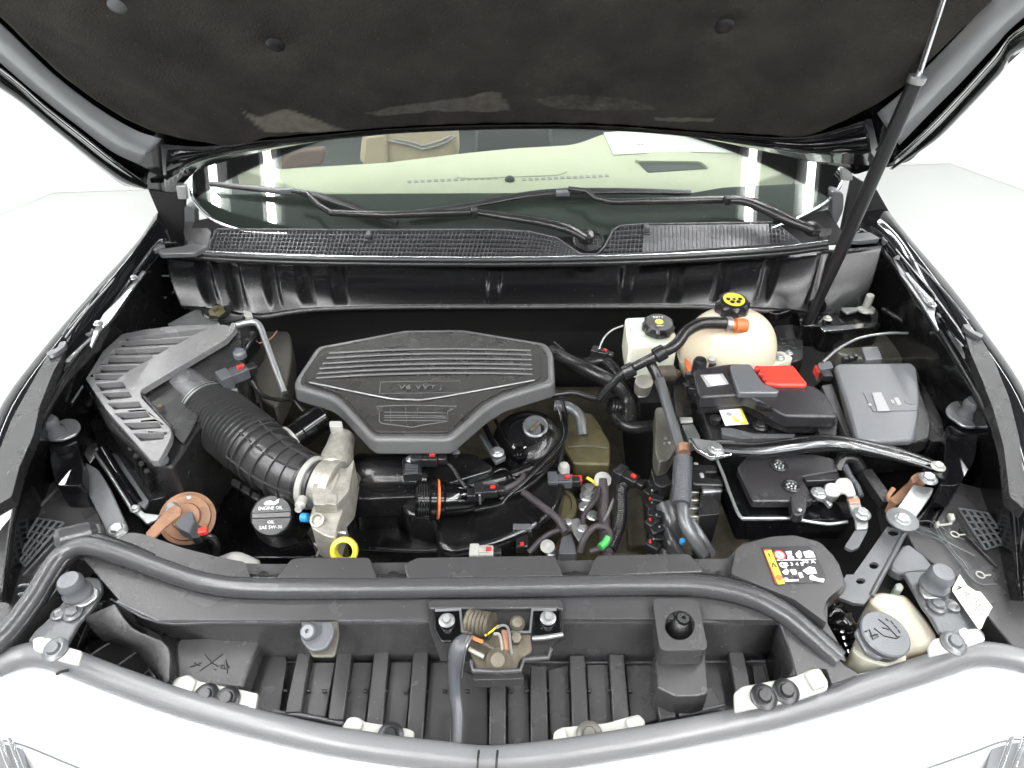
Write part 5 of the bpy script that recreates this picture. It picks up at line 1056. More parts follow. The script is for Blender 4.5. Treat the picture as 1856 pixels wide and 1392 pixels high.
t = bump('at the right front, on the grey pressed arm', (1692, 1062), .952, [(1665, 1062), (1680, 1045), (1712, 1046), (1722, 1070), (1706, 1086), (1676, 1084)], .78)
k = S(0, 860, 3.093)
t = thing('front_mount_arm', 'grey pressed arm with two fixings and a hood stop at the left front', 'bracket', W(120, 1100, .93))
prism('arm', k((480, 570), (560, 580), (580, 640), (520, 740), (440, 830), (370, 960), (240, 960), (150, 940), (200, 870), (260, 820), (330, 740), (400, 660)), .945, .008, 'steel_grey', t, r=8, bev=.002)
bolt(W(*k((408, 778))[0], .948), .0088, 'steel_grey', t); lathe('hollow_bush', W(*k((330, 783))[0], .948), UP, [(.0105, 0), (.0105, .002), (.007, .003), (.005, .001), (.001, .001)], 'steel_grey', t)
t = bump('at the left front, on the grey pressed arm', (142, 1076), .952, [(112, 1076), (130, 1060), (160, 1058), (180, 1066), (176, 1082), (150, 1100), (118, 1096)], .76)
# ================================================================== front radiator shroud
YL = .5415
sh = thing('radiator_shroud', 'dark grey moulded radiator shroud with a recessed slatted tray', 'radiator shroud', W(900, 1120, .86))
# back deck behind the seal with raised pads
prism('back_deck', [(190, 985), (236, 968), (300, 985), (420, 1020), (500, 1022), (1320, 1012), (1330, 1000), (1345, 985), (1400, 972), (1440, 972), (1490, 985), (1520, 1020), (1535, 1065), (1500, 1095), (1500, 1130), (1520, 1165), (1535, 1200), (1490, 1180), (1420, 1110), (1330, 1065), (1180, 1055), (420, 1062), (300, 1032)], .962, .012, 'plastic_grey', sh, r=6)
pads = [[(196, 982), (236, 964), (262, 968), (330, 992), (400, 1010), (444, 1018), (456, 1050), (440, 1054), (340, 1046), (250, 1010)], [(528, 1012), (560, 1010), (670, 1010), (684, 1048), (496, 1052)], [(732, 1022), (756, 1010), (1005, 1006), (1022, 1044), (738, 1048)], [(1082, 1006), (1250, 1003), (1276, 1036), (1064, 1044)],
        [(1335, 992), (1400, 972), (1440, 970), (1485, 982), (1512, 1008), (1530, 1060), (1500, 1085), (1492, 1105), (1500, 1130), (1440, 1086), (1325, 1040)]]
for i, p in enumerate(pads): prism('raised_pad', p, .982 - .000 * i, .022, 'plastic_grey', sh, r=7, bev=.003, taper=.01)
for x in (477, 712, 1043, 1305): lathe('pad_clip', W(x, 1045, .964), UP, [(.008, 0), (.008, .003), (.003, .004)], 'plastic', sh, n=14)
# front ledge
prism('front_ledge', [(150, 1010), (188, 1002), (300, 1040), (420, 1066), (600, 1070), (780, 1070), (1020, 1068), (1200, 1062), (1320, 1076), (1400, 1108), (1490, 1172), (1530, 1205), (1556, 1222), (1508, 1240), (1498, 1212), (1472, 1211), (1445, 1226), (1436, 1190), (1415, 1124), (1275, 1122), (1020, 1122), (780, 1122), (540, 1124), (290, 1124), (218, 1090)], .966, .012, 'plastic_grey', sh, r=5, bev=.002)
# walls of the recess, falling to the tray floor
loft('recess_wall', [[(200, 1085, .962), (285, 1127, .962), (420, 1126, .962), (780, 1124, .962), (1100, 1123, .962), (1412, 1124, .962)],
                     [(240, 1110, .935), (320, 1140, .93), (450, 1150, .93), (780, 1150, .93), (1100, 1150, .93), (1400, 1150, .93)],
                     [(250, 1130, .91), (340, 1165, .88), (505, 1198, .872), (780, 1198, .872), (1100, 1199, .872), (1388, 1196, .872)]], 'plastic_grey', sh, res=4)
loft('side_wall', [[(1413, 1122, .962), (1424, 1150, .962), (1434, 1185, .962), (1444, 1224, .962)], [(1388, 1194, .872), (1395, 1225, .872), (1400, 1250, .872), (1404, 1270, .872)]], 'plastic', sh, res=3, cross=1)
prism('tray_floor', [(380, 1190), (1410, 1190), (1420, 1330), (1300, 1390), (500, 1390), (360, 1300)], .866, .006, 'plastic_grey', sh)
tube('floor_step', [(500, 1199, .872), (780, 1198, .872), (1100, 1200, .872), (1390, 1198, .872)], .0022, 'plastic_air', sh, n=6)
slats = [[(539, 1183), (563, 1183), (545, 1290), (516, 1292)], [(611, 1180), (638, 1180), (622, 1305), (594, 1303)], [(678, 1180), (705, 1180), (692, 1330), (662, 1326)], [(749, 1179), (777, 1178), (766, 1345), (736, 1343)],
         [(888, 1225), (917, 1225), (917, 1350), (886, 1350)], [(961, 1206), (990, 1206), (994, 1348), (962, 1350)], [(1032, 1187), (1060, 1187), (1068, 1336), (1038, 1340)], [(1104, 1185), (1131, 1185), (1142, 1318), (1112, 1322)], [(1186, 1245), (1217, 1245), (1226, 1300), (1196, 1304)], [(1320, 1181), (1348, 1181), (1364, 1256), (1334, 1258)]]
for s in slats: prism('slat', s, .893, .022, 'plastic_grey', sh, bev=.0018)
for s in ([(566, 1200), (608, 1200), (590, 1300), (548, 1292)], [(640, 1200), (676, 1200), (660, 1324), (624, 1306)], [(708, 1200), (747, 1200), (734, 1345), (694, 1332)], [(780, 1200), (822, 1200), (818, 1350), (768, 1347)], [(834, 1212), (884, 1236), (884, 1350), (832, 1350)], [(920, 1236), (958, 1230), (960, 1350), (920, 1350)], [(993, 1214), (1030, 1204), (1036, 1342), (998, 1348)], [(1063, 1204), (1102, 1204), (1110, 1322), (1070, 1334)], [(1134, 1205), (1180, 1205), (1192, 1304), (1144, 1318)], [(1262, 1245), (1290, 1244), (1318, 1290), (1262, 1300)], [(1226, 1262), (1260, 1262), (1260, 1300), (1232, 1300)], [(1364, 1205), (1384, 1205), (1394, 1250), (1370, 1252)]):
    prism('louvre', s, .879, .010, 'plastic_grey', sh, bev=.0015)
for x in (520, 562, 590, 634, 664, 702, 738, 774, 808, 850, 890, 926, 956, 994, 1030, 1068, 1106, 1142): box('slat_clip', (x - (0 if x > 850 else 2), 1253, .884), (.006, .004, .006), 'plastic', sh, bev=.001)
prism('floor_hole', [(1291, 1243), (1296, 1243), (1296, 1256), (1293, 1260), (1290, 1254)], .8795, .0008, 'black_print', sh, bev=0)
loft('front_step', [[(495, 1292, .888), (560, 1300, .888), (620, 1312, .888)], [(500, 1300, .872), (560, 1310, .872), (622, 1322, .872)]], 'plastic_grey', sh, res=3, cross=1)
tube('front_edge', [(495, 1290, .888), (560, 1299, .888), (622, 1312, .888)], .003, 'plastic_air', sh, n=8); tube('front_edge', [(1230, 1296, .888), (1270, 1288, .888), (1312, 1278, .888)], .003, 'plastic_air', sh, n=8)
tube('ledge_highlight', [(214, 1090, .963), (286, 1124, .963), (420, 1124, .963), (545, 1124, .963)], .0026, 'plastic_air', sh, n=10, sm=False)  # ledge edge in paler plastic, its bevel highlight put into the colour
tube('ledge_highlight', [(612, 1124, .963), (700, 1123, .963), (776, 1122, .963)], .0026, 'plastic_air', sh, n=10, sm=False)
tube('ledge_highlight', [(1022, 1121, .963), (1100, 1121, .963), (1182, 1121, .963)], .0026, 'plastic_air', sh, n=10, sm=False)
tube('ledge_highlight', [(1274, 1121, .963), (1350, 1122, .963), (1412, 1123, .963), (1434, 1180, .963), (1446, 1224, .963)], .0026, 'plastic_air', sh, n=10, sm=False)
# camera pedestal on the right of the tray
prism('pedestal_wall', [(1188, 1176), (1278, 1178), (1284, 1256), (1262, 1262), (1224, 1262), (1192, 1246)], .935, .07, 'plastic_grey', sh, r=4, taper=.04)
ring = [(1232 + 27 * math.cos(i * math.pi / 12), 1133 + 27 * math.sin(i * math.pi / 12)) for i in range(24)]
prism('pedestal_top', rnd([(1182, 1084), (1264, 1084), (1284, 1178), (1196, 1179)], 14, 5), .978, .035, 'plastic_grey', sh, bev=.0035, holes=[list(reversed(ring))])
lathe('rubber_cone', W(1233, 1136, .948), (0, -.1, 1), [(.022, 0), (.020, .008), (.012, .018), (.0085, .020), (.008, .026), (.003, .026), (.002, .022)], 'plastic', sh, n=30)
# square panel with chalk marks on the left, round duct
prism('marked_panel', [(325, 1156), (462, 1150), (470, 1160), (440, 1245), (320, 1242), (318, 1170)], .915, .03, 'plastic_grey', sh, r=7, taper=.05, bev=.004)
k = S(0, 860, 3.093)
for P in (((1065, 1080), (1130, 1055)), ((1090, 1055), (1120, 1072)), ((1120, 1100), (1180, 1060), (1248, 1008)), ((1150, 1010), (1190, 1055), (1222, 1075)), ((1238, 1070), (1240, 1088), (1262, 1090), (1256, 1068), (1238, 1070)), ((1268, 1040), (1276, 1110)), ((1280, 1068), (1286, 1085)), ((1200, 1092), (1212, 1094))):
    tube('pen_mark', [(*p, .9155) for p in k(*P)], .0009, 'black_print', sh, n=5, sm=False)
prism('panel_frame', [(290, 1130), (500, 1126), (520, 1200), (500, 1330), (300, 1262), (300, 1190)], .885, .01, 'plastic', sh, r=5)
loft('cheek', [[(208, 1095, .958), (240, 1140, .958), (303, 1172, .958), (305, 1235, .958)], [(150, 1120, .94), (190, 1160, .90), (246, 1180, .90), (290, 1235, .90)]], 'plastic_grey', sh, res=4, cross=1)
t = thing('air_duct', 'dark curved air duct opening beside the left front arm', 'air duct', W(210, 1170, .8))
loft('duct_wall', [[(170, 1100, .90), (195, 1090, .90), (240, 1108, .90), (290, 1150, .89), (300, 1230, .88)], [(130, 1200, .80), (170, 1160, .80), (220, 1160, .80), (262, 1190, .80), (280, 1250, .80)]], 'plastic', t, res=5)
prism('duct_floor', [(130, 1130), (300, 1110), (320, 1260), (200, 1250)], .80, .01, 'void', t)
for a, b in (((160, 1190), (232, 1145)), ((215, 1205), (265, 1170)), ((262, 1222), (280, 1208))): tube('duct_rib', [(*a, .86), (*b, .875)], .0016, 'plastic_air', t, n=6, res=1)
tube('duct_rim', [(196, 1145, .9), (225, 1158, .9), (262, 1185, .89), (284, 1232, .88)], .004, 'plastic_grey', t, n=8)
t = tag(prism('crossbar', [(160, 1196), (196, 1210), (214, 1206), (310, 1240), (312, 1252), (214, 1220), (200, 1226), (160, 1210)], .93, .006, 'bracket_white', r=3), 'pale metal strip between the left headlamp bracket and the grille bracket', 'crossbar')
t = tag(prism('crossbar', [(1498, 1244), (1520, 1232), (1600, 1208), (1640, 1208), (1680, 1190), (1700, 1170), (1700, 1190), (1640, 1220), (1500, 1256)], .93, .006, 'steel_grey', r=3), 'pale metal strip under the washer filler neck', 'crossbar')
# seal on the shroud
sp = [(-40, 1190, .955), (10, 1150, .96), (60, 1085, .965), (100, 1020, .975), (130, 995, .982), (165, 990, .985), (230, 1008, .982), (300, 1034, .978), (370, 1056, .976), (450, 1066, .975), (600, 1067, .975), (928, 1064, .975), (1180, 1060, .976), (1280, 1064, .976), (1360, 1082, .976), (1420, 1112, .974), (1470, 1152, .972), (1520, 1196, .965)]
t = thing('hood_seal', 'thick grey rubber seal tracing the top edge of the radiator shroud', 'seal', W(928, 1064, .97))
tube('bulb', sp, .0145, 'seal', t, n=16); tube('foot_lip', [(x + (14 if x < 160 else 0), y - 16 if x > 160 else y + 4, z - .004) for x, y, z in sp], .0075, 'rubber', t, n=10)
tube('front_lip', [(x + (16 if x < 160 else 0), y + 15 if x > 160 else y + 10, z - .008) for x, y, z in sp[2:]], .005, 'rubber', t, n=10)
tag(lathe('seal_plug', W(135, 972, .985), (-.8, -.6, .3), [(.01, -.03), (.018, -.02), (.018, .02), (.01, .026)], 'seal'), 'short grey rubber plug behind the left bend of the hood seal', 'plug')
prism('corner_shell', [(118, 990), (130, 955), (170, 945), (186, 945), (192, 970), (188, 992), (150, 1000)], .965, .03, 'plastic_grey', sh, r=9, bev=.006)
# bracket with grey cone left of the latch
t = thing('cone_mount', 'grey rubber cone on a metal tab set in the shroud ledge', 'rubber mount', W(575, 1150, .95))
prism('metal_tab', [(545, 1122), (612, 1122), (615, 1150), (606, 1190), (566, 1190), (550, 1160)], .962, .004, 'foil', t, r=6)
prism('rubber_plate', rnd([(546, 1128), (604, 1126), (606, 1150), (590, 1176), (562, 1180), (544, 1158)], 10, 4), .975, .007, 'cap_grey', t, bev=.002)
lathe('cone', W(564, 1146, .974), (-.05, -.45, .85), [(.014, 0), (.0115, .004), (.0105, .014), (.0085, .016), (.003, .016), (.002, .012)], 'cap_grey', t)
# ================================================================== latch
k = S(770, 1070, 6.874)
t = thing('hood_latch', 'dirty hood latch with springs and bolts in a black recess at the middle', 'hood latch', W(900, 1140, .93))
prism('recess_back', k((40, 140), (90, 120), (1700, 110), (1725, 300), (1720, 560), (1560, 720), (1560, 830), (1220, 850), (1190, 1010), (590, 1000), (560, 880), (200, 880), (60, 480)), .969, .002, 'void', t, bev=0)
prism('recess_frame', k((40, 140), (90, 112), (1680, 102), (1722, 140), (1722, 240), (1640, 220), (60, 230)), .976, .008, 'plastic_grey', t, r=4)
for P in (((130, 250), (440, 240), (470, 520), (560, 530), (740, 520)), ((1070, 520), (1310, 520), (1340, 240), (1640, 240))): tube('plate_edge', [(*p, .976) for p in k(*P)], .0022, 'zinc', t, n=6, sm=False)
prism('side_plate', k((110, 260), (440, 250), (460, 560), (330, 640), (200, 640), (110, 480)), .972, .004, 'gloss_black', t, r=4); prism('side_plate', k((1345, 255), (1690, 245), (1715, 540), (1350, 580)), .972, .004, 'gloss_black', t, r=4)
for x, y in ((275, 380), (1535, 350)): p = k((x, y))[0]; lathe('washer', W(*p, .974), UP, [(.011, 0), (.011, .002), (.008, .003)], 'zinc', t); bolt(W(*p, .976), .0062, 'zinc', t, axis=(0, -.3, 1), h=.012)
prism('latch_plate', k((500, 530), (1320, 540), (1340, 760), (1180, 860), (1160, 980), (640, 980), (560, 760)), .972, .003, 'engine_metal', t, r=6)
lathe('coil_spring', W(*k((700, 420))[0], .978), (.9, -.3, .2), [(.016 + .002 * (i % 2), -.02 + i * .0028) for i in range(14)], 'engine_metal', t, n=22)
lathe('pivot', W(*k((1150, 420))[0], .976), (0, -.5, 1), [(.010, -.004), (.010, .008), (.0065, .012), (.0065, .02), (.002, .021)], 'engine_metal', t)
lathe('lower_pivot', W(*k((910, 890))[0], .974), (0, -.4, 1), [(.016, 0), (.016, .006), (.011, .01), (.009, .016), (.002, .017)], 'engine_metal', t); lathe('small_nut', W(*k((1140, 600))[0], .976), (0, -.4, 1), [(.008, 0), (.007, .008), (.002, .009)], 'engine_metal', t, n=6)
tube('yellow_wire', [(*p, .984) for p in k((750, 565), (830, 510), (890, 460), (920, 440))], .0014, 'yellow', t, n=6); tube('pale_wire', [(*p, .986) for p in k((890, 470), (960, 435), (1020, 450), (1050, 520), (1070, 700), (1090, 800))], .0018, 'zinc', t, n=6)
tube('hook', [(*p, .984) for p in k((860, 540), (930, 560), (960, 740), (880, 760))], .0022, 'cast', t, n=6); prism('striker_blade', k((950, 480), (1040, 490), (1060, 740), (980, 740)), .982, .003, 'rust', t)
tube('lever', [(*p, .980) for p in k((590, 580), (720, 650), (860, 740))], .0032, 'engine_metal', t, n=8); bar('orange_lever', (*k((595, 585))[0], .987), (*k((725, 640))[0], .987), .005, .002, 'orange', t)
tube('lever', [(*p, .979) for p in k((550, 730), (640, 780), (740, 830))], .0032, 'cast', t, n=8); tube('release_cable', [(*p, .979) for p in k((1340, 600), (1480, 590), (1720, 550))], .0032, 'zinc', t, n=8)
tube('shroud_lip', [(*p, .976) for p in k((580, 880), (600, 1000), (900, 1010), (1190, 1000), (1230, 860), (1540, 840), (1570, 730))], .0035, 'plastic_grey', t, n=8, sm=False)
prism('lip_plate', k((590, 1000), (1200, 1010), (1240, 1100), (600, 1120)), .93, .02, 'plastic_grey', t, r=4)
t = thing('latch_ribbon', 'shiny folded black strap hanging from the latch over the slats', 'strap', W(825, 1200, .9))
tube('strap', [(846, 1156, .986), (834, 1168, .988), (826, 1190, .975), (824, 1220, .950), (826, 1260, .925), (830, 1300, .912), (828, 1350, .905)], [.008, .0115, .011, .009, .0085, .008], 'conn_grey', t, n=14, flat=.6)
tube('bright_edge', [(856, 1152, .990), (846, 1172, .990), (840, 1200, .968), (836, 1228, .94)], .0012, 'zinc', t, n=6); tube('bright_edge', [(850, 1152, .991), (840, 1172, .991), (833, 1200, .970), (829, 1228, .942)], .0010, 'zinc', t, n=6)
# ================================================================== bumper band, chrome
bp = [(-120, 1262, .935), (-40, 1222, .93), (20, 1196, .93), (60, 1186, .93), (110, 1194, .93), (200, 1228, .93), (300, 1264, .93), (400, 1294, .93), (500, 1320, .93), (600, 1342, .93), (700, 1358, .93), (800, 1370, .93), (886, 1378, .93), (1000, 1368, .93), (1100, 1353, .93), (1200, 1336, .93), (1300, 1317, .93), (1400, 1296, .93), (1500, 1268, .93), (1600, 1237, .93), (1690, 1208, .93), (1750, 1188, .93), (1800, 1186, .93), (1870, 1203, .93), (1960, 1250, .935)]
gs = thing('grille_surround', 'white reflecting chrome grille surround with a satin grey top rim', 'grille surround', W(886, 1385, .8))
tube('top_rim', bp, .0165, 'band', gs, n=24, res=5)
R0 = [W(x, y, z) + Vector((0, -.014, -.008)) for x, y, z in bp]; 
def front(dy, dz, e=0): return [p + Vector((p.x * e, -dy, -dz)) for p in R0]
loft('chrome_face', [R0, front(.03, .022, .02), front(.075, .045, .04), front(.115, .085, .05), front(.12, .14, .05)], 'bright_trim', gs, world=True, res=4)
tube_w('reflection_streak', [p for p in front(.076, .045, .04)], .0016, 'steel_grey', gs, n=8)  # grey reflection streaks of the chrome, laid on as thin tubes
tube_w('reflection_streak', [p for p in front(.1, .068, .045)], .0012, 'steel_grey', gs, n=8)
for s_, x in (('left', 868), ('right', 902)): tube('centre_joint', [(x, 1360, .953), (x - 2, 1380, .953), (x - 3, 1400, .945)], .0015, 'plastic', gs, n=6)
tube('nick', [(103, 1222, .944), (110, 1218, .946), (124, 1215, .946)], .0022, 'black_print', gs, n=6)
def lamp_corner(label, P, Q):
    t = thing('headlamp', label, 'headlamp', W(*P[0], .86)); prism('lens', P, .875, .03, 'steel_grey', t, r=3, bev=.003)
    for a, b in Q: bar('chrome_strip', (*a, .88), (*b, .88), .006, .006, 'chrome', t)
lamp_corner('corner of the left headlamp at the bottom edge', [(-30, 1290), (8, 1300), (40, 1350), (52, 1400), (-30, 1420)], [((4, 1305), (40, 1400)), ((-6, 1330), (20, 1400))])
lamp_corner('corner of the right headlamp at the bottom edge', [(1830, 1290), (1790, 1330), (1798, 1352), (1786, 1400), (1880, 1420), (1880, 1280)], [((1850, 1290), (1812, 1400)), ((1870, 1300), (1836, 1400))])
# pale brackets poking over the rim
k = S(0, 860, 3.093)
def bracket(lab, P, z, dots, tabs=()):
    t = thing('grille_bracket', lab, 'bracket', W(*P[0], z)); z += .02
    prism('plate', P, z, .005, 'bracket_white', t, r=6, bev=.0015)
    for a in tabs: prism('raised_end', a, z + .005, .006, 'bracket_white', t, r=5, bev=.002)
    for (x, y, m) in dots:
        lathe('fastener', W(x, y, z + .001), (0, -.15, 1), [(.0165, 0), (.0165, .002), (.012, .005), (.009, .005), (.007, .009), (.003, .009)], m, t, n=24)
    return t
bracket('pale bracket with two dark fasteners left of the tray', [(304, 1252), (318, 1228), (342, 1221), (360, 1234), (440, 1250), (466, 1256), (466, 1278), (452, 1290), (420, 1284), (304, 1256)], .915, [(374, 1262, 'cap_black'), (412, 1268, 'cap_black')], [[(306, 1250), (320, 1228), (340, 1222), (356, 1232), (346, 1256), (326, 1256)], [(450, 1254), (468, 1256), (462, 1290), (450, 1290)]])
bracket('small pale bracket with one fastener at the left of the slats', [(618, 1320), (630, 1300), (648, 1298), (662, 1308), (740, 1320), (752, 1326), (748, 1342), (700, 1340)], .905, [(708, 1334, 'cap_black')], [[(620, 1320), (632, 1300), (646, 1299), (658, 1308), (654, 1322)]])
bracket('small pale bracket with a rusty fastener at the right of the slats', [(1004, 1326), (1016, 1318), (1100, 1310), (1134, 1300), (1158, 1294), (1170, 1306), (1168, 1320), (1080, 1338), (1002, 1344)], .905, [(1068, 1332, 'foil')], [[(1134, 1303), (1156, 1295), (1170, 1306), (1168, 1318), (1138, 1320)], [(1004, 1326), (1022, 1318), (1030, 1336), (1002, 1344)]])
bracket('pale bracket with two dark fasteners right of the tray', [(1330, 1256), (1345, 1244), (1440, 1226), (1470, 1212), (1486, 1210), (1502, 1236), (1500, 1250), (1440, 1270), (1332, 1290)], .948, [(1384, 1264, 'cap_black'), (1424, 1254, 'cap_black')], [[(1458, 1220), (1470, 1212), (1486, 1210), (1502, 1240), (1476, 1250)], [(1330, 1256), (1350, 1246), (1360, 1284), (1332, 1290)]])
bracket('pale bracket with a round fastener at the left end of the rim', [(58, 1158), (76, 1152), (100, 1166), (150, 1180), (142, 1206), (110, 1198), (60, 1178)], .955, [(100, 1178, 'steel_grey')], [[(70, 1180), (84, 1155), (98, 1160), (84, 1186)]])
bracket('pale bracket with a round fastener at the right end of the rim', [(1682, 1170), (1692, 1158), (1716, 1152), (1740, 1142), (1772, 1138), (1788, 1160), (1740, 1176), (1684, 1190)], .955, [(1728, 1166, 'steel_grey')], [[(1736, 1142), (1750, 1136), (1766, 1160), (1750, 1168)]])
# ================================================================== washer tank, stickers
k = S(1256, 860, 3.093)
t = thing('washer_tank', 'cream washer fluid tank with a grey cap marked with a wiper symbol', 'washer tank', W(1610, 1170, .88))
prism('tank', k((985, 690), (1040, 650), (1200, 670), (1260, 740), (1330, 830), (1380, 910), (1320, 980), (1200, 1010), (1100, 1050), (1000, 1050), (900, 980), (920, 900), (1060, 760)), .925, .1, 'washer_plastic', t, r=10, bev=.01)
prism('neck_lip', k((895, 960), (1000, 1030), (1080, 1052), (1200, 1010), (1190, 1060), (1080, 1075), (960, 1040), (900, 1000)), .935, .03, 'washer_plastic', t, r=6)
wa = Vector((.08, -.1, 1)).normalized(); wc = W(*k((1070, 900))[0], .955)
lathe('cap', wc, wa, [(.027, -.012), (.0315, -.006), (.033, 0), (.033, .004), (.031, .006), (.002, .007)], 'cap_grey', t, n=40); lathe('cap_gasket', wc - wa * .016, wa, [(.027, -.004), (.031, 0), (.031, .008), (.028, .01)], 'cap_black', t, n=36)
prism_w('cap_ear', [wc + Vector(v) for v in ((-.039, .004, 0), (-.032, -.022, -.006), (-.018, -.030, -.008), (-.010, -.030, -.006), (-.030, .012, .004))], .008, 'cap_grey', t, bev=.003)
for P in (((965, 880), (990, 870), (1010, 925), (1040, 905)), ((1015, 860), (1070, 905), (1140, 920), (1160, 905)), ((1040, 810), (1090, 850), (1150, 915)), ((1080, 805), (1095, 820)), ((1110, 820), (1125, 838)), ((1130, 845), (1145, 862)), ((1150, 870), (1162, 888)), ((1060, 858), (1100, 870)), ((995, 905), (1035, 895))):
    tube_w('wiper_symbol', [WP(*p, wc + wa * .0072, wa) for p in k(*P)], .0009, 'black_print', t, n=5, sm=False)
t = tag(prism('white_stub', k((1135, 610), (1165, 605), (1185, 630), (1170, 655), (1140, 645)), .90, .03, 'white_plastic', r=3), 'small white plastic stub above the washer tank', 'stub')
H_('black corrugated hose tucked left of the washer cap', [(1500, 1110, .90), (1520, 1130, .90), (1530, 1160, .89), (1540, 1190, .88)], .022, 'gloss_black', corr=(.003, .009, 4), n=18)
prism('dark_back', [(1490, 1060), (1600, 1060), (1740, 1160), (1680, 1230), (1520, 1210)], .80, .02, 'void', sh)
k6 = S(1700, 1020, 11.6)
t = thing('inspection_sticker', 'cream paper sticker with faded print standing beside the right front arm', 'sticker', W(1760, 1080, .94))
prism('paper', k6((460, 240), (620, 480), (800, 600), (900, 610), (1150, 930), (1000, 1190), (920, 1380), (860, 1400), (300, 590), (310, 520)), .955, .001, 'paper_dirty', t, bev=0)
text('7', (*k6((440, 540))[0], .9563), .012, 'black_print', t, (1, -1, 0), (1, 1, 0))
for i in range(5):
    a = k6((640 + i * 30, 680 + i * 70))[0]; b = k6((860 + i * 20, 700 + i * 90))[0]
    text(('ABL 24 7', 'K 118 05', 'NO 63 21', 'M 40 8', 'E 11')[i], ((a[0] + b[0]) / 2, (a[1] + b[1]) / 2 + 2, .9563), .007, 'grey_print', t, (1, -1, 0), (1, 1, 0))
lathe('round_stamp', W(*k6((985, 1060))[0], .9564), UP, [(.005, 0), (.005, .0003), (.003, .0003)], 'grey_print', t, n=18)
k7 = S(1360, 970, 11.6)
t = thing('warning_sticker', 'warning sticker with yellow band and white symbols on the shroud', 'sticker', W(1440, 1025, .983))
def dec(name, P, m, z=.9842): return prism(name, k7(*P), z, .0005, m, t, bev=0)
dec('backing', ((225, 250), (1240, 220), (1380, 400), (1600, 900), (1560, 1000), (560, 1020)), 'plastic_lid', .9834)
dec('red_edge', ((270, 300), (420, 290), (450, 320), (300, 330), (560, 1020), (530, 1010)), 'red'); dec('yellow_band', ((290, 330), (440, 315), (730, 1020), (580, 1035)), 'yellow', .9846)
text('!', (*k7((405, 440))[0], .9853), .014, 'black_print', t, squash=1.4); text('^', (*k7((505, 670))[0], .9853), .02, 'black_print', t); lathe('band_symbol', W(*k7((605, 890))[0], .9852), UP, [(.005, 0), (.005, .0004), (.002, .0005)], 'orange', t, n=12)
lathe('red_ring', W(*k7((615, 420))[0], .9848), UP, [(.0088, 0), (.0088, .0005), (.001, .0006)], 'red', t, n=28); lathe('ring_disc', W(*k7((615, 420))[0], .9856), UP, [(.0065, 0), (.0065, .0004), (.001, .0004)], 'white_print', t, n=24)
bar('ring_slash', (*k7((560, 380))[0], .9864), (*k7((670, 470))[0], .9864), .0018, .0004, 'red', t, bev=0)
dec('symbol', ((740, 340), (860, 330), (880, 440), (920, 460), (920, 490), (780, 490), (790, 440)), 'white_print'); dec('symbol', ((950, 390), (980, 360), (1020, 320), (1060, 340), (1090, 450), (1040, 490), (980, 460)), 'white_print')
dec('symbol', ((1110, 350), (1240, 320), (1310, 340), (1370, 460), (1160, 465)), 'white_print'); dec('rule', ((560, 512), (1380, 500), (1382, 516), (562, 530)), 'white_print')
dec('symbol', ((600, 600), (660, 560), (760, 590), (775, 670), (720, 690), (640, 660)), 'white_print'); dec('symbol_core', ((650, 610), (690, 605), (710, 640), (670, 640)), 'plastic_lid', .985)
text('2 3 4 5', (*k7((925, 610))[0], .9848), .008, 'white_print', t, squash=1.2); text('30 A', (*k7((1220, 560))[0], .9848), .008, 'white_print', t, squash=1.3)
dec('symbol', ((670, 770), (760, 700), (820, 750), (790, 820), (720, 820)), 'white_print'); dec('symbol', ((830, 720), (950, 715), (980, 780), (960, 830), (890, 830)), 'white_print'); dec('symbol', ((1100, 740), (1240, 660), (1350, 680), (1400, 800), (1200, 820)), 'white_print')
dec('rule', ((700, 900), (780, 895), (800, 930), (1010, 925), (1020, 960), (740, 975)), 'white_print'); dec('symbol', ((1000, 790), (1080, 785), (1120, 880), (1050, 900)), 'white_print'); dec('symbol', ((1240, 860), (1300, 830), (1420, 900), (1560, 920), (1540, 990), (1260, 930)), 'white_print')
# ================================================================== headlamp housings at both sides
k = S(0, 860, 3.093)
def hz(lst, z): return [(*p, z) for p in lst]
t = thing('headlamp_housing', 'dark ribbed headlamp housing below the left fender', 'headlamp housing', W(40, 1000, .85), 'headlamp housings')
prism('housing', [(150, 850), (188, 960), (140, 1000), (110, 1060), (40, 1150), (-60, 1250), (-80, 1100), (0, 960), (60, 890)], .90, .06, 'plastic_grey', t, r=10, bev=.006)
tube('housing_rim', [(112, 878, .902), (60, 930, .902), (20, 972, .902), (8, 1040, .90)], .003, 'plastic_air', t, n=6)
kk = S(0, 860, 4.35)
gx = lambda u, v: (Vector(kk((300, 345))[0]) * (1 - u) * (1 - v) + Vector(kk((500, 380))[0]) * u * (1 - v) + Vector(kk((110, 640))[0]) * (1 - u) * v + Vector(kk((200, 720))[0]) * u * v)
prism('rib_backing', [tuple(gx(0, 0)), tuple(gx(1, 0)), tuple(gx(1.05, 1.0)), tuple(gx(0, 1))], .905, .004, 'black_print', t)
for i in range(5): u = i / 4; tube('grid_rib', [(*gx(u, 0), .912), (*gx(u, 1), .912)], .0022, 'steel_grey', t, n=6, res=1)
for i in range(7): v = i / 6; tube('grid_rib', [(*gx(0, v), .912), (*gx(1, v), .912)], .0018, 'steel_grey', t, n=6, res=1)
bar('side_fin', (118, 960, .915), (40, 1042, .905), .004, .01, 'plastic_air', t)
for y in (1060, 1075): tube('hook', [(55, y, .93), (38, y + 1, .93), (34, y + 4, .93)], .002, 'steel_grey', t, n=6)
t = thing('headlamp_housing', 'dark ribbed headlamp housing below the right fender', 'headlamp housing', W(1800, 1000, .85), 'headlamp housings')
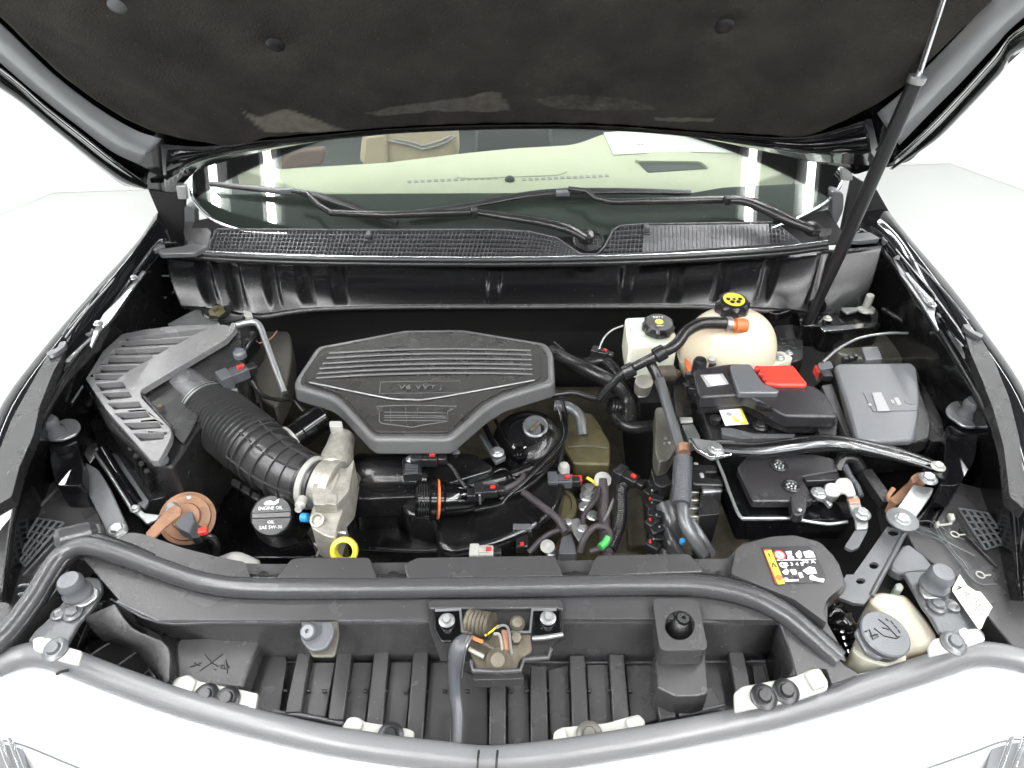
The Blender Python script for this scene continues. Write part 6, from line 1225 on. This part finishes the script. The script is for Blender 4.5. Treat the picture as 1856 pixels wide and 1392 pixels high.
prism('housing', [(1722, 870), (1800, 890), (1870, 980), (1960, 1130), (1960, 1260), (1860, 1200), (1800, 1130), (1740, 1050), (1660, 1000), (1640, 960), (1700, 900)], .90, .06, 'plastic_grey', t, r=10, bev=.006)
k = S(1256, 860, 3.093)
gy = lambda u, v: (Vector(k((1490, 190))[0]) * (1 - u) * (1 - v) + Vector(k((1650, 215))[0]) * u * (1 - v) + Vector(k((1640, 420))[0]) * (1 - u) * v + Vector(k((1770, 380))[0]) * u * v)
prism('rib_backing', [tuple(gy(0, 0)), tuple(gy(1, 0)), tuple(gy(1, 1)), tuple(gy(0, 1))], .905, .004, 'black_print', t)
for i in range(5): u = i / 4; tube('grid_rib', [(*gy(u, 0), .912), (*gy(u, 1), .912)], .0022, 'steel_grey', t, n=6, res=1)
for i in range(7): v = i / 6; tube('grid_rib', [(*gy(0, v), .912), (*gy(1, v), .912)], .0018, 'steel_grey', t, n=6, res=1)
bar('side_fin', (*k((1500, 300))[0], .912), (*k((1710, 515))[0], .905), .004, .008, 'plastic', t)
for P in (((1240, 262), (1340, 268), (1400, 360), (1580, 455)), ((1230, 290), (1330, 320), (1400, 365)), ((1220, 310), (1320, 345), (1400, 380), (1480, 480), (1590, 605), (1705, 615)), ((1360, 280), (1460, 430), (1520, 500), (1585, 600)), ((1350, 260), (1440, 330), (1520, 365))):
    tube('edge_highlight', [(*p, .906) for p in k(*P)], .0011, 'steel_grey', t, n=6)  # highlights on the moulding's edges, drawn as thin grey tubes
for x, y in ((1468, 335), (1612, 562)):
    p = k((x, y))[0]; c = W(*p, .911); tube_w('ring_mark', [c + Vector((math.cos(i * math.pi / 6) * .006, math.sin(i * math.pi / 6) * .006, 0)) for i in range(13)], .0011, 'bracket_white', t, n=5, sm=False); bar('ring_tail', (p[0] + 6, p[1] + 1, .912), (p[0] + 19, p[1], .912), .002, .001, 'bracket_white', t, bev=0)
for P in (((1430, 215), (1465, 215), (1475, 250), (1450, 252)), ((1360, 265), (1380, 255), (1390, 280), (1370, 285))): prism('pale_clip', k(*P), .918, .01, 'bracket_white', t)
tube('pale_link', [(*p, .915) for p in k((1370, 285), (1410, 282), (1450, 275))], .002, 'bracket_white', t, n=6)
# ================================================================== thin pipe behind the air box, firewall foil
cable('pale metal pipe bent down behind the air filter box', [(428, 590, .965), (455, 584, .968), (470, 590, .965), (482, 620, .95), (500, 670, .93), (516, 712, .91)], [.0075, .007, .0065], 'zinc', name='pipe', sm=True)
cable('short pale pipe end at the rear corner of the air box lid', [(424, 588, .99), (418, 602, .985), (412, 612, .985)], .0055, 'zinc', name='pipe')
t = tag(prism('foil_insulation', [(440, 605), (480, 600), (525, 600), (530, 640), (520, 700), (500, 740), (470, 720), (455, 660)], .84, .06, 'foil', r=10, bev=.01), 'crumpled grey insulation sheet behind the air filter box', 'insulation')
cable('fine gold wire crossing the insulation sheet', [(446, 630, .90), (470, 622, .905), (490, 614, .905), (502, 600, .905)], .0018, 'copper', name='wire')
for x, y in ((400, 640), (560, 840), (1120, 560), (1660, 640)): pass
